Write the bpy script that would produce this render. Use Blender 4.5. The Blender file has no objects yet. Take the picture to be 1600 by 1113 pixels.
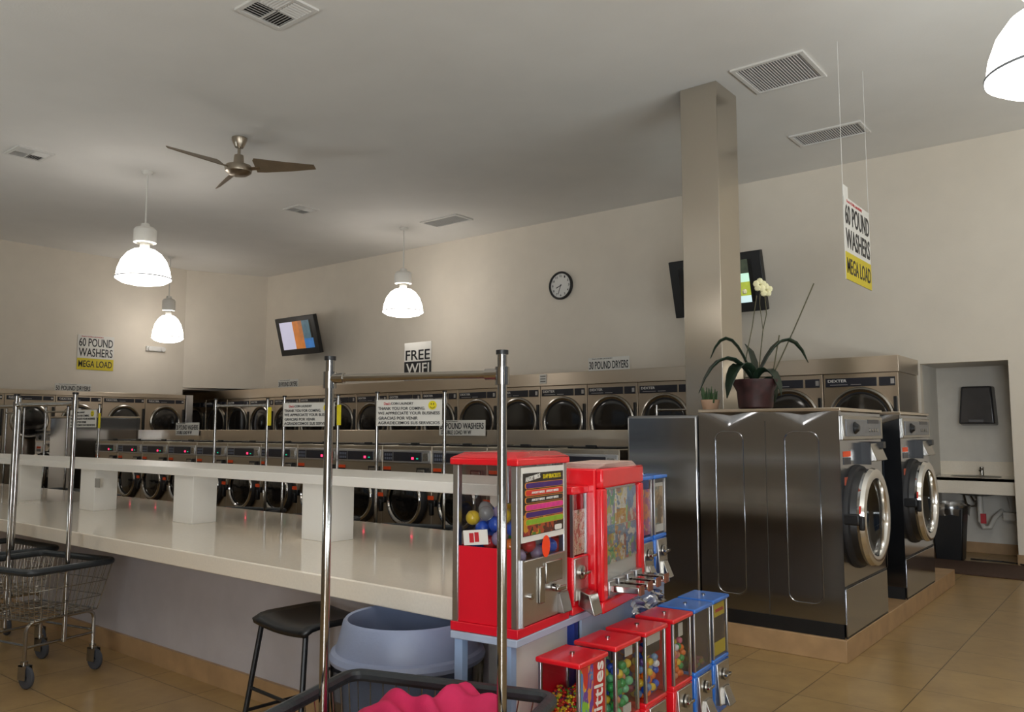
import bpy, math, random
from mathutils import Vector, Matrix
random.seed(7)
PI = math.pi
sc = bpy.context.scene
COL = sc.collection

# ------------------------------------------------------------------ materials
def lin(c):
    if isinstance(c, str):
        c = [int(c[i:i+2], 16) / 255 for i in (1, 3, 5)]
    return tuple(x / 12.92 if x <= .04045 else ((x + .055) / 1.055) ** 2.4 for x in c) + (1,)

MATS = {}
def mat(name, color, rough=.5, metal=0., noise=0., nscale=8., bump=0., bscale=60., emit=0., spec=.5, coat=0., aniso=0., streak=None, arot=0.):
    if name in MATS: return MATS[name]
    m = bpy.data.materials.new(name); m.use_nodes = True
    n, l = m.node_tree.nodes, m.node_tree.links
    b = n['Principled BSDF']
    c = lin(color)
    b.inputs['Base Color'].default_value = c
    b.inputs['Roughness'].default_value = rough
    b.inputs['Metallic'].default_value = metal
    b.inputs['Specular IOR Level'].default_value = spec
    b.inputs['Coat Weight'].default_value = coat
    b.inputs['Anisotropic'].default_value = aniso
    if emit:
        b.inputs['Emission Color'].default_value = c
        b.inputs['Emission Strength'].default_value = emit
    tc = None
    if noise or bump or streak:
        tc = n.new('ShaderNodeTexCoord')
    if noise:
        t = n.new('ShaderNodeTexNoise'); t.inputs['Scale'].default_value = nscale; t.inputs['Detail'].default_value = 5
        l.new(tc.outputs['Object'], t.inputs['Vector'])
        r = n.new('ShaderNodeMapRange'); r.inputs['From Min'].default_value = .3; r.inputs['From Max'].default_value = .7
        r.inputs['To Min'].default_value = 1 - noise; r.inputs['To Max'].default_value = 1 + noise
        l.new(t.outputs['Fac'], r.inputs['Value'])
        mx = n.new('ShaderNodeMix'); mx.data_type = 'RGBA'; mx.blend_type = 'MULTIPLY'; mx.inputs[0].default_value = 1
        mx.inputs[6].default_value = c
        l.new(r.outputs['Result'], mx.inputs[7]); l.new(mx.outputs[2], b.inputs['Base Color'])
    if bump:
        t = n.new('ShaderNodeTexNoise'); t.inputs['Scale'].default_value = bscale; t.inputs['Detail'].default_value = 3
        l.new(tc.outputs['Object'], t.inputs['Vector'])
        bp = n.new('ShaderNodeBump'); bp.inputs['Strength'].default_value = bump; bp.inputs['Distance'].default_value = .01
        l.new(t.outputs['Fac'], bp.inputs['Height']); l.new(bp.outputs['Normal'], b.inputs['Normal'])
    if streak:      # brushed grain: noise squeezed along one axis drives roughness, plus a slow warp of the sheet
        mp = n.new('ShaderNodeMapping'); mp.inputs['Scale'].default_value = streak
        l.new(tc.outputs['Object'], mp.inputs['Vector'])
        t = n.new('ShaderNodeTexNoise'); t.inputs['Scale'].default_value = 1; t.inputs['Detail'].default_value = 4
        l.new(mp.outputs['Vector'], t.inputs['Vector'])
        r = n.new('ShaderNodeMapRange'); r.inputs['From Min'].default_value = .3; r.inputs['From Max'].default_value = .7
        r.inputs['To Min'].default_value = rough - .006; r.inputs['To Max'].default_value = rough + .006
        l.new(t.outputs['Fac'], r.inputs['Value']); l.new(r.outputs['Result'], b.inputs['Roughness'])
        tg = n.new('ShaderNodeTangent'); tg.direction_type = 'RADIAL'; tg.axis = 'Z'
        l.new(tg.outputs[0], b.inputs['Tangent']); b.inputs['Anisotropic'].default_value = aniso or .75; b.inputs['Anisotropic Rotation'].default_value = arot
        w = n.new('ShaderNodeTexNoise'); w.inputs['Scale'].default_value = 1.3; w.inputs['Detail'].default_value = 0
        l.new(tc.outputs['Object'], w.inputs['Vector'])
        b1 = n.new('ShaderNodeBump'); b1.inputs['Strength'].default_value = .06; b1.inputs['Distance'].default_value = .02
        l.new(w.outputs['Fac'], b1.inputs['Height']); l.new(b1.outputs['Normal'], b.inputs['Normal'])
    MATS[name] = m
    return m

def glass_mat(name, tint, gloss=.12, rough=.02):
    if name in MATS: return MATS[name]
    m = bpy.data.materials.new(name); m.use_nodes = True
    n, l = m.node_tree.nodes, m.node_tree.links
    n.remove(n['Principled BSDF'])
    tr = n.new('ShaderNodeBsdfTransparent'); tr.inputs['Color'].default_value = lin(tint)
    gl = n.new('ShaderNodeBsdfGlossy'); gl.inputs['Roughness'].default_value = rough
    fr = n.new('ShaderNodeFresnel'); fr.inputs['IOR'].default_value = 1.45
    ad = n.new('ShaderNodeMath'); ad.operation = 'MULTIPLY'; ad.inputs[1].default_value = gloss / .04
    ge = n.new('ShaderNodeNewGeometry'); fb = n.new('ShaderNodeMath'); fb.operation = 'SUBTRACT'; fb.inputs[0].default_value = 1
    l.new(ge.outputs['Backfacing'], fb.inputs[1])
    a2 = n.new('ShaderNodeMath'); a2.operation = 'MULTIPLY'; l.new(fr.outputs[0], a2.inputs[0]); l.new(fb.outputs[0], a2.inputs[1])
    l.new(a2.outputs[0], ad.inputs[0])
    mx = n.new('ShaderNodeMixShader'); l.new(ad.outputs[0], mx.inputs[0]); l.new(tr.outputs[0], mx.inputs[1]); l.new(gl.outputs[0], mx.inputs[2])
    l.new(mx.outputs[0], n['Material Output'].inputs['Surface'])
    MATS[name] = m
    return m

def cells_mat(name, cols, scale=14., rough=.35, emit=0., stretch=(1, 1, 1)):
    """printed artwork: patches of colour"""
    if name in MATS: return MATS[name]
    m = bpy.data.materials.new(name); m.use_nodes = True
    n, l = m.node_tree.nodes, m.node_tree.links
    b = n['Principled BSDF']; b.inputs['Roughness'].default_value = rough
    tc = n.new('ShaderNodeTexCoord'); mp = n.new('ShaderNodeMapping'); mp.inputs['Scale'].default_value = stretch
    l.new(tc.outputs['Object'], mp.inputs['Vector'])
    nz = n.new('ShaderNodeTexNoise'); nz.inputs['Scale'].default_value = scale; l.new(mp.outputs[0], nz.inputs['Vector'])
    ad = n.new('ShaderNodeMix'); ad.data_type = 'VECTOR'; ad.inputs[0].default_value = .12
    l.new(mp.outputs[0], ad.inputs[4]); l.new(nz.outputs['Color'], ad.inputs[5])
    vo = n.new('ShaderNodeTexVoronoi'); vo.inputs['Scale'].default_value = scale; l.new(ad.outputs[1], vo.inputs['Vector'])
    sp = n.new('ShaderNodeSeparateColor'); l.new(vo.outputs['Color'], sp.inputs[0])
    cr = n.new('ShaderNodeValToRGB'); cr.color_ramp.interpolation = 'CONSTANT'
    e = cr.color_ramp.elements
    while len(e) < len(cols): e.new(.5)
    for i, c in enumerate(cols):
        e[i].position = i / len(cols); e[i].color = lin(c)
    l.new(sp.outputs[0], cr.inputs[0]); l.new(cr.outputs[0], b.inputs['Base Color'])
    if emit:
        l.new(cr.outputs[0], b.inputs['Emission Color']); b.inputs['Emission Strength'].default_value = emit
    MATS[name] = m
    return m

def tile_mat(name, c1, c2, grout, pitch, ox, oy, rough=.3):
    m = bpy.data.materials.new(name); m.use_nodes = True
    n, l = m.node_tree.nodes, m.node_tree.links
    b = n['Principled BSDF']
    ge = n.new('ShaderNodeNewGeometry'); sp = n.new('ShaderNodeSeparateXYZ'); l.new(ge.outputs['Position'], sp.inputs[0])
    def M(op, a, bb=None, cc=None):
        q = n.new('ShaderNodeMath'); q.operation = op
        for i, v in enumerate((a, bb, cc)):
            if v is None: continue
            if hasattr(v, 'is_output'): l.new(v, q.inputs[i])
            else: q.inputs[i].default_value = v
        return q.outputs[0]
    edge = []; cell = []
    for ax, o in ((0, ox), (1, oy)):
        u = M('DIVIDE', M('SUBTRACT', sp.outputs[ax], o), pitch)
        cell.append(M('FLOOR', u))
        edge.append(M('ABSOLUTE', M('SUBTRACT', M('FRACT', M('ADD', u, .5)), .5)))
    d = M('MINIMUM', edge[0], edge[1])
    line = M('LESS_THAN', d, .0055)
    cb = n.new('ShaderNodeCombineXYZ'); l.new(cell[0], cb.inputs[0]); l.new(cell[1], cb.inputs[1])
    wn = n.new('ShaderNodeTexWhiteNoise'); l.new(cb.outputs[0], wn.inputs['Vector'])
    nz = n.new('ShaderNodeTexNoise'); nz.inputs['Scale'].default_value = 5; nz.inputs['Detail'].default_value = 8; nz.inputs['Roughness'].default_value = .65
    ofs = n.new('ShaderNodeVectorMath'); ofs.operation = 'MULTIPLY_ADD'; l.new(wn.outputs['Color'], ofs.inputs[0]); ofs.inputs[1].default_value = (7, 7, 7); l.new(ge.outputs['Position'], ofs.inputs[2])
    l.new(ofs.outputs[0], nz.inputs['Vector'])
    f = M('ADD', M('MULTIPLY', M('SUBTRACT', nz.outputs['Fac'], .5), 2.2), M('MULTIPLY_ADD', wn.outputs['Value'], .3, .35))
    m1 = n.new('ShaderNodeMix'); m1.data_type = 'RGBA'; m1.inputs[6].default_value = lin(c1); m1.inputs[7].default_value = lin(c2); l.new(f, m1.inputs[0])
    m2 = n.new('ShaderNodeMix'); m2.data_type = 'RGBA'; m2.inputs[7].default_value = lin(grout); l.new(line, m2.inputs[0]); l.new(m1.outputs[2], m2.inputs[6])
    l.new(m2.outputs[2], b.inputs['Base Color'])
    b.inputs['Roughness'].default_value = rough
    bp = n.new('ShaderNodeBump'); bp.inputs['Strength'].default_value = .3; bp.inputs['Distance'].default_value = .003
    l.new(M('SUBTRACT', M('MULTIPLY', nz.outputs['Fac'], .3), line), bp.inputs['Height']); l.new(bp.outputs[0], b.inputs['Normal'])
    MATS[name] = m
    return m

STEEL = mat('brushed_steel_vertical', '#a6a8ad', .13, 1, aniso=.5, streak=(2.5, 2.5, 70))
STEELH = mat('brushed_steel_horizontal', '#d2c5b4', .3, 1, streak=(2.5, 2.5, 120), arot=.25)
STEELW = mat('washer_steel', '#b5ab9c', .3, 1, streak=(2.5, 2.5, 110), arot=.25)
STEELD = mat('dryer_steel', '#c4b6a4', .3, 1, streak=(2.5, 2.5, 110), arot=.25)
PLATE = mat('coin_plate_steel', '#b9b6b2', .3, 1, bump=.05, bscale=90)
CHROME = mat('chrome', '#a9a6a2', .1, 1, bump=.01)
CHROMED = mat('worn_chrome', '#a5a19a', .24, 1, bump=.03)
ALU = mat('aluminium_trim', '#c2c2c4', .32, 1, bump=.02)
NICKEL = mat('brushed_nickel', '#b0a596', .3, 1, noise=.05)
BLADE = mat('fan_blade_finish', '#85745f', .4, .4, noise=.08)
BLACK = mat('black_plastic', '#141416', .4, noise=.15)
BLACKR = mat('black_rubber', '#1c1c1f', .62, noise=.2)
BUMPER = mat('bumper_vinyl', '#2b3034', .42, noise=.2, bump=.2, bscale=40)
DARKG = mat('dark_door_glass', '#0a0a0b', .08, 0, noise=.2, spec=.7)
SMOKEG = mat('dryer_door_glass', '#1d1a18', .1, 0, noise=.5, nscale=5, spec=.7)
NAVY = mat('navy_label', '#20212c', .35, noise=.1)
NAVYP = mat('navy_keypad', '#262a3a', .35, noise=.2, nscale=50)
WALLP = mat('beige_wall_paint', '#e6dccd', .75, noise=.025, nscale=3, bump=.08, bscale=70)
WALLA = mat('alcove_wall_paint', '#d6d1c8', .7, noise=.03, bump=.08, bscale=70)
CEILP = mat('ceiling_paint', '#e8e5e0', .85, noise=.02, nscale=2, bump=.12, bscale=50)
LAMIN = mat('white_laminate', '#efece6', .3, noise=.02, nscale=4)
QUARTZ = mat('cream_countertop', '#f0e6d6', .1, noise=.03, nscale=90, coat=.3)
PANELG = mat('grey_panel_paint', '#b4aeb0', .6, noise=.04, bump=.05)
WHITE = mat('white_plastic', '#e8e6e2', .4, noise=.02)
WHITEM = mat('white_enamel', '#e2dfd8', .35, noise=.02)
PAPER = mat('white_sign_board', '#e4e1da', .55, noise=.02)
INK = mat('black_ink', '#17171a', .5, noise=.1)
REDINK = mat('red_ink', '#c32b35', .5, noise=.1)
YELLOW = mat('yellow_print', '#d8c326', .5, noise=.03)
YELL2 = mat('smiley_yellow', '#ead81c', .5, noise=.03)
REDP = mat('red_vending_plastic', '#e21a26', .22, noise=.04, coat=.4)
REDD = mat('red_vending_panel', '#d8142a', .35, noise=.03)
BLUEP = mat('blue_vending_plastic', '#2a72cf', .25, noise=.04, coat=.4)
BLUED = mat('dark_blue_post', '#1d3487', .4, noise=.05)
RACKB = mat('pale_blue_rack_paint', '#93abcf', .45, noise=.05)
RACKG = mat('pale_grey_board', '#a8b4c9', .5, noise=.04)
BINB = mat('grey_blue_bin_plastic', '#8d98b4', .42, noise=.05, bump=.08, bscale=120)
CLEAR = glass_mat('clear_pane', '#f3f3f3', .05)
TINTED = glass_mat('hazy_pane', '#c9ced4', .08, .1)
FILM = glass_mat('plastic_film', '#dcdfe2', .2, .16)
ORANGE = mat('orange_sticker', '#f0531f', .5, noise=.06)
ORANGEF = mat('fluorescent_orange_sticker', '#ff4a1c', .5, noise=.03)
MAGENTA = mat('magenta_cloth', '#c31a52', .75, noise=.12, nscale=12, bump=.15, bscale=250)
LED_R = mat('red_led', '#ff2a55', .4, emit=2.0, noise=.01)
LED_G = mat('green_led', '#18b48a', .4, emit=.5, noise=.01)
TERRA = mat('pale_clay_pot', '#c8a183', .7, noise=.1)
POTR = mat('dark_red_planter', '#35191a', .5, noise=.5, nscale=16)
LEAF = mat('orchid_leaf', '#1f3022', .35, noise=.25, nscale=10)
LEAF2 = mat('sprout_green', '#3e5a34', .5, noise=.3)
STEM = mat('plant_stake', '#4e4a30', .6, noise=.2)
PETAL = mat('cream_petal', '#e9e4b8', .5, noise=.08)
MATB = mat('dark_brown_mat', '#4a3428', .9, noise=.25, nscale=40, bump=.4, bscale=200)
TILEB = mat('tan_tile_base', '#a98862', .4, noise=.14, nscale=7)
PVC = mat('white_drain_pipe', '#d8d4cc', .35, noise=.04)
GREYG = mat('vent_filter_grey', '#8c8a8b', .8, noise=.1, nscale=60)
VENTW = mat('vent_white', '#dedbd6', .5, noise=.02)
VENTD = mat('vent_dark', '#3b3835', .8, noise=.2)
PINKP = mat('pinkish_paper', '#d9b9ad', .7, noise=.06)
RIM = mat('lamp_rim_band', '#9aa0a8', .3, .6, noise=.05)

def lamp_mat():
    m = bpy.data.materials.new('glowing_acrylic_shade'); m.use_nodes = True
    n, l = m.node_tree.nodes, m.node_tree.links
    b = n['Principled BSDF']; b.inputs['Base Color'].default_value = (.9, .9, .88, 1); b.inputs['Roughness'].default_value = .3
    b.inputs['Emission Color'].default_value = (1, .945, .875, 1)
    b.inputs['Emission Strength'].default_value = LAMP_STRENGTH
    tc = n.new('ShaderNodeTexCoord'); w = n.new('ShaderNodeTexNoise'); w.inputs['Scale'].default_value = 60
    l.new(tc.outputs['Object'], w.inputs['Vector'])
    bp = n.new('ShaderNodeBump'); bp.inputs['Strength'].default_value = .2; l.new(w.outputs['Fac'], bp.inputs['Height']); l.new(bp.outputs[0], b.inputs['Normal'])
    return m
LAMP_STRENGTH = 4.4
LAMPM = lamp_mat()

# ------------------------------------------------------------------ mesh helpers
class MB:
    def __init__(s): s.v = []; s.f = []
    def _add(s, vs, fs, M=None):
        b = len(s.v)
        s.v += [tuple(M @ Vector(p)) if M else tuple(p) for p in vs]
        s.f += [tuple(b + i for i in f) for f in fs]
        return s
    def box(s, x0, x1, y0, y1, z0, z1, M=None):
        vs = [(x, y, z) for x in (x0, x1) for y in (y0, y1) for z in (z0, z1)]
        return s._add(vs, [(0, 1, 3, 2), (4, 6, 7, 5), (0, 4, 5, 1), (2, 3, 7, 6), (0, 2, 6, 4), (1, 5, 7, 3)], M)
    def cyl(s, p0, p1, r0, r1=None, n=16, caps=True):
        r1 = r0 if r1 is None else r1
        p0, p1 = Vector(p0), Vector(p1); d = (p1 - p0).normalized()
        a = d.orthogonal().normalized(); c = d.cross(a)
        vs = []
        for p, r in ((p0, r0), (p1, r1)):
            vs += [p + (a * math.cos(2*PI*i/n) + c * math.sin(2*PI*i/n)) * r for i in range(n)]
        fs = [(i, (i+1) % n, n + (i+1) % n, n + i) for i in range(n)]
        if caps: fs += [tuple(range(n-1, -1, -1)), tuple(range(n, 2*n))]
        return s._add(vs, fs)
    def tube(s, pts, r, n=8, closed=False, flat=1.0):
        pts = [Vector(p) for p in pts]; k = len(pts)
        vs = []; prev = None
        for i, p in enumerate(pts):
            a = pts[(i-1) % k] if (closed or i > 0) else p
            b = pts[(i+1) % k] if (closed or i < k-1) else p
            d = (b - a).normalized()
            if prev is None: u = d.orthogonal().normalized()
            else:
                u = prev - d * prev.dot(d)
                u = u.normalized() if u.length > 1e-6 else d.orthogonal().normalized()
            prev = u; w = d.cross(u)
            rr = r[i] if isinstance(r, (list, tuple)) else r
            vs += [p + (u * math.cos(2*PI*j/n) + w * math.sin(2*PI*j/n) * flat) * rr for j in range(n)]
        fs = []
        for i in range(k if closed else k-1):
            q = (i+1) % k
            fs += [(i*n+j, i*n+(j+1) % n, q*n+(j+1) % n, q*n+j) for j in range(n)]
        if not closed: fs += [tuple(range(n-1, -1, -1)), tuple((k-1)*n+j for j in range(n))]
        return s._add(vs, fs)
    def lathe(s, prof, n=32, M=None, closed=False, ang=2*PI, a0=0):
        k = len(prof); full = abs(ang - 2*PI) < 1e-6
        m = n if full else n + 1
        vs = [(r*math.cos(a0+ang*i/n), r*math.sin(a0+ang*i/n), z) for i in range(m) for r, z in prof]
        fs = []
        for i in range(n):
            q = (i+1) % m
            for j in range(k if closed else k-1):
                t = (j+1) % k
                fs.append((i*k+j, q*k+j, q*k+t, i*k+t))
        return s._add(vs, fs, M)
    def ball(s, c, r, n=12, sc=(1, 1, 1)):
        h = n // 2
        prof = [(r*math.sin(PI*i/h), -r*math.cos(PI*i/h)) for i in range(h+1)]
        prof[0] = (1e-4, -r); prof[-1] = (1e-4, r)
        return s.lathe(prof, n, Matrix.Translation(c) @ Matrix.Diagonal((*sc, 1)))
    def prism(s, poly, h0, h1, M=None):
        k = len(poly)
        vs = [(x, y, h0) for x, y in poly] + [(x, y, h1) for x, y in poly]
        return s._add(vs, [tuple(range(k-1, -1, -1)), tuple(range(k, 2*k))] + [(i, (i+1) % k, k+(i+1) % k, k+i) for i in range(k)], M)
    def hexa(s, b, t):
        return s._add(list(b) + list(t), [(3, 2, 1, 0), (4, 5, 6, 7)] + [(i, (i+1) % 4, 4+(i+1) % 4, 4+i) for i in range(4)])
    def build(s, name, m, parent=None, loc=None, rotz=0., bevel=0., angle=35, seg=2):
        me = bpy.data.meshes.new(name); me.from_pydata(s.v, [], s.f); me.update()
        me.polygons.foreach_set('use_smooth', [True] * len(me.polygons))
        me.set_sharp_from_angle(angle=math.radians(angle))
        me.materials.append(m)
        o = bpy.data.objects.new(name, me); COL.objects.link(o)
        if parent: o.parent = parent
        if loc: o.location = loc
        o.rotation_euler = (0, 0, rotz)
        if bevel:
            md = o.modifiers.new('bevel', 'BEVEL'); md.width = bevel; md.segments = seg; md.limit_method = 'ANGLE'; md.angle_limit = math.radians(40)
        return o

def box(*a): return MB().box(*a)
def rrect(w, h, r, n=5):
    pts = []
    for cx, cy, a in ((w/2-r, h/2-r, 0), (-w/2+r, h/2-r, PI/2), (-w/2+r, -h/2+r, PI), (w/2-r, -h/2+r, 1.5*PI)):
        pts += [(cx + r*math.cos(a+PI/2*i/n), cy + r*math.sin(a+PI/2*i/n)) for i in range(n+1)]
    return pts
FY = Matrix.Rotation(PI/2, 4, 'X')      # local z -> -y, for things made flat and facing -y
def FACE(x, y, z): return Matrix.Translation((x, y, z)) @ FY

def thing(name, label, cat, loc=(0, 0, 0), rotz=0., group=None):
    o = bpy.data.objects.new(name, None); COL.objects.link(o)
    o.empty_display_size = .1
    o.location = loc; o.rotation_euler = (0, 0, rotz)
    o['label'] = label; o['category'] = cat
    if group: o['group'] = group
    return o
def tag(o, label, cat, group=None, kind=None):
    o['label'] = label; o['category'] = cat
    if group: o['group'] = group
    if kind: o['kind'] = kind
    return o
def struct(o): o['kind'] = 'structure'; return o
KIDS = {}
def children(o):
    return [c for c in bpy.data.objects if c.parent == o]
def dup(root, loc, rotz, label, scale=None):
    kids = root['_k'] if False else children(root)
    r = root.copy(); COL.objects.link(r); r.location = loc; r.rotation_euler = (0, 0, rotz); r['label'] = label
    if scale: r.scale = scale
    for ch in kids:
        c = ch.copy(); COL.objects.link(c); c.parent = r
        for g in children(ch):
            d = g.copy(); COL.objects.link(d); d.parent = c
    return r

TXT = {}
def text_mesh(s, w, h, depth=.0015):
    """lettering fitted into w x h, centred, upright, facing -y"""
    key = (s, round(w, 4), round(h, 4))
    if key in TXT: return TXT[key]
    cu = bpy.data.curves.new('lettering', 'FONT'); cu.body = s; cu.extrude = .01; cu.resolution_u = 3
    cu.align_x = 'CENTER'; cu.space_line = .85; cu.offset = .012
    o = bpy.data.objects.new('lettering', cu); COL.objects.link(o)
    dg = bpy.context.evaluated_depsgraph_get(); dg.update()
    me = bpy.data.meshes.new_from_object(o.evaluated_get(dg))
    bpy.data.objects.remove(o); bpy.data.curves.remove(cu)
    xs = [v.co.x for v in me.vertices]; ys = [v.co.y for v in me.vertices]
    x0, x1, y0, y1 = min(xs), max(xs), min(ys), max(ys)
    for v in me.vertices:
        v.co = ((v.co.x - (x0+x1)/2) / (x1-x0) * w, -v.co.z / .01 * depth / 2, (v.co.y - (y0+y1)/2) / (y1-y0) * h)
    me.name = 'lettering'
    TXT[key] = me
    return me
def letter(s, w, h, m, parent, x, y, z, rotz=0., roty=0., name='lettering'):
    me = text_mesh(s, w, h)
    if not me.materials: me.materials.append(m)
    elif me.materials[0] != m:
        me = me.copy(); me.materials.clear(); me.materials.append(m)
    o = bpy.data.objects.new(name, me); COL.objects.link(o); o.parent = parent
    o.location = (x, y, z); o.rotation_euler = (0, roty, rotz)
    return o

ORD = ['first', 'second', 'third', 'fourth', 'fifth', 'sixth', 'seventh', 'eighth', 'ninth', 'tenth', 'eleventh', 'twelfth', 'thirteenth',
       'fourteenth', 'fifteenth', 'sixteenth', 'seventeenth', 'eighteenth', 'nineteenth', 'twentieth']
R90 = PI/2

# ------------------------------------------------------------------ the room
CZ = 4.68
YB = 10.15
FLOORM = tile_mat('floor_tile', '#947850', '#ae9161', '#574730', .51, -1.64, 4.53, .28)
struct(box(-17.2, 4.2, -3.3, 11.3, -.1, 0).build('floor', FLOORM))
struct(box(-17.2, 4.2, -3.3, 11.3, CZ, CZ+.1).build('ceiling', CEILP))
AX0, AX1, AZ, AY = -2.146, -1.276, 2.18, 11.0
struct(MB().box(-17.2, AX0, YB, YB+.12, 0, CZ).box(AX1, 4.2, YB, YB+.12, 0, CZ).box(AX0, AX1, YB, YB+.12, AZ, CZ).build('wall_back', WALLP))
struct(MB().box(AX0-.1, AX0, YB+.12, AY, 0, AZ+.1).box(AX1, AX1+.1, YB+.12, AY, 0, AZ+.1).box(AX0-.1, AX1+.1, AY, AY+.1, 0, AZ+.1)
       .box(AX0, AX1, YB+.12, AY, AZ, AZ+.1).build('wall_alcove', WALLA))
struct(MB().box(-15.55, -15.4, -3.3, 8.66, 0, CZ)
       .prism([(-15.55, 8.66), (-15.4, 8.66), (-14.78, YB), (-15.55, YB)], 2.28, CZ)
       .box(-16.6, -16.5, 8.66, YB, 0, 2.28).box(-16.5, -15.4, 8.66, YB, 2.24, 2.28).box(-16.6, -15.55, 8.56, 8.66, 0, 2.28).build('wall_left', WALLP))
# storefront walls beside and behind the camera
def glazed_wall(name, along, pos, a0, a1, openings, z0, z1, m_=None):
    m = MB()
    cuts = [a0] + [c for o in openings for c in o] + [a1]
    def seg(p, q, lo, hi):
        if along == 'y': m.box(pos, pos+.15, p, q, lo, hi)
        else: m.box(p, q, pos-.15, pos, lo, hi)
    for i in range(0, len(cuts), 2): seg(cuts[i], cuts[i+1], 0, CZ)
    for p, q in openings: seg(p, q, 0, z0); seg(p, q, z1, CZ)
    struct(m.build(name, m_ or WALLP))
ROP = [(-2.6, .4), (.8, 3.8), (4.2, 7.2)]
FOP = [(-13.2, -10.4), (-10, -7.2), (.6, 3.6)]  # unseen front windows, added to let fill light onto ceiling and vending
glazed_wall('wall_right', 'y', 4.05, -3.3, 11.3, ROP, .15, 3.0)
glazed_wall('wall_front', 'x', -3.15, -17.2, 4.2, FOP, .15, 3.0, mat('brown_wall_paint', '#b5aa99', .8, noise=.03))
k = 1
for p, q in ROP:
    f = MB()
    for y in (p+.03, (p+q)/2, q-.03): f.box(4.08, 4.14, y-.03, y+.03, .15, 3.0)
    for z in (.18, 2.2, 2.97): f.box(4.08, 4.14, p, q, z-.03, z+.03)
    w = struct(f.build('window_%d' % k, ALU)); k += 1
    box(4.105, 4.115, p, q, .15, 3.0).build('pane', CLEAR, w)
for p, q in FOP:
    f = MB()
    for x in (p+.03, (p+q)/2, q-.03): f.box(x-.03, x+.03, -3.24, -3.18, .15, 3.0)
    for z in (.18, 2.2, 2.97): f.box(p, q, -3.24, -3.18, z-.03, z+.03)
    w = struct(f.build('window_%d' % k, ALU)); k += 1
    box(p, q, -3.215, -3.205, .15, 3.0).build('pane', CLEAR, w)
struct(MB().box(AX0, AX1, AY-.015, AY, 0, .12).box(AX0, AX0+.012, YB+.02, AY, 0, .12).box(AX1-.012, AX1, YB+.0, AY, 0, .12)
       .box(AX1, 4.05, YB-.012, YB, 0, .12).build('baseboard_back', TILEB))

# ------------------------------------------------------------------ machine islands: tile curbs
tag(box(-13.5, -3.25, 5.42, 7.3, 0, .16).build('machine_curb', TILEB, bevel=.004), 'tan tiled curb under the row of small washers', 'curb')
tag(MB().box(-3.22, -1.6, 5.3, 8.6, 0, .138).build('machine_curb', TILEB, bevel=.004), 'tan tiled curb under the big steel washers at right', 'curb')

# ------------------------------------------------------------------ dryers
def door_ring(c, r, w, d, n=40):      # ring facing -y, proud by d
    prof = [(r-w, 0), (r-w, d*.55), (r-w*.75, d*.92), (r-w*.45, d), (r-w*.12, d*.7), (r, d*.25), (r, 0)]
    return MB().lathe(prof, n, FACE(*c))
def disc(c, r, dome, n=40):
    prof = [(r, 0)] + [(r*math.cos(a), dome*math.sin(a)) for a in [PI/2*i/6 for i in range(1, 6)]] + [(1e-4, dome)]
    return MB().lathe(prof, n, FACE(*c))

def make_dryer(w, h, zl0, zl1, zc, r, depth, label, group):
    t = thing('stack_dryer', label, 'dryer', group=group)
    box(-w/2+.004, w/2-.004, 0, depth, 0, h).build('body', STEELD, t, bevel=.006)
    s = box(-w/2+.03, w*.22, -.012, .002, zl0, zl1).build('label_strip', NAVY, t, bevel=.003)
    letter('DEXTER', .2, .03, WHITE, s, -w*.30, -.0135, zl1-.03)
    MB().box(-w*.40, -w*.16, -.0135, -.0115, zl0+.018, zl0+.024).box(-w*.12, w*.02, -.0135, -.0115, zl0+.018, zl0+.024).build('label_line', ALU, s)
    c = box(w*.25, w/2-.035, -.012, .002, zl0, zl1).build('coin_slot_plate', NAVY, t, bevel=.003)
    box(w*.40, w*.445, -.016, -.011, zl0+.02, zl1-.02).build('coin_slot', ALU, c)
    door_ring((0, 0, zc), r+.025, .055, .035).build('door_ring', CHROMED, t)
    door_ring((0, -.008, zc), r-.02, .03, .012).build('door_gasket', BLACKR, t)
    disc((0, -.004, zc), r-.03, .02).build('door_glass', SMOKEG, t)
    box(w/2-.055, w/2-.02, -.03, .002, zc-.25, zc+.24).build('door_pull', BLACK, t, bevel=.006)
    return t
DW = .785
G = 'stack dryers along the back wall'
d0 = make_dryer(DW, 2.045, 1.901, 1.995, 1.545, .325, .86, '', G)
for i in range(18):
    x = -2.163 - DW*(i+.5)
    lab = 'stainless stack dryer in the long back row, %s from its right end' % ORD[i]
    if i == 0:
        d0.location = (x, 9.25, 0); d0['label'] = 'stainless stack dryer at the right end of the back row, behind the orchid'
    else: dup(d0, (x, 9.25, 0), 0, lab)
tag(box(-16.4, -2.157, 9.235, 10.12, 2.047, 2.222).build('dryer_header', STEELH, bevel=.004), 'long stainless header panel above the back row of dryers', 'panel')
G = 'large dryers along the left wall'
l0 = make_dryer(.80, 2.03, 1.936, 2.005, 1.585, .285, .38, '', G)
for i in range(5):
    y = 8.50 - .8*(i+.5)
    lab = ['stainless dryer on the left wall nearest the room corner', 'second stainless dryer from the corner on the left wall', 'third stainless dryer from the corner on the left wall',
           'fourth stainless dryer from the corner on the left wall', 'fifth stainless dryer from the corner on the left wall'][i]
    if i == 0: l0.location = (-15.0, y, 0); l0.rotation_euler = (0, 0, R90); l0['label'] = lab
    else: dup(l0, (-15.0, y, 0), R90, lab)
tag(box(-15.39, -14.99, 4.5, 8.5, 2.032, 2.112).build('dryer_header', STEELH, bevel=.004), 'stainless header strip above the dryers on the left wall', 'panel')

tag(box(-15.39, -14.97, 8.505, 8.65, 0, 2.112).build('filler_post', ALU, bevel=.006), 'narrow pale steel filler post where the left dryers meet the room corner', 'post')

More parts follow.
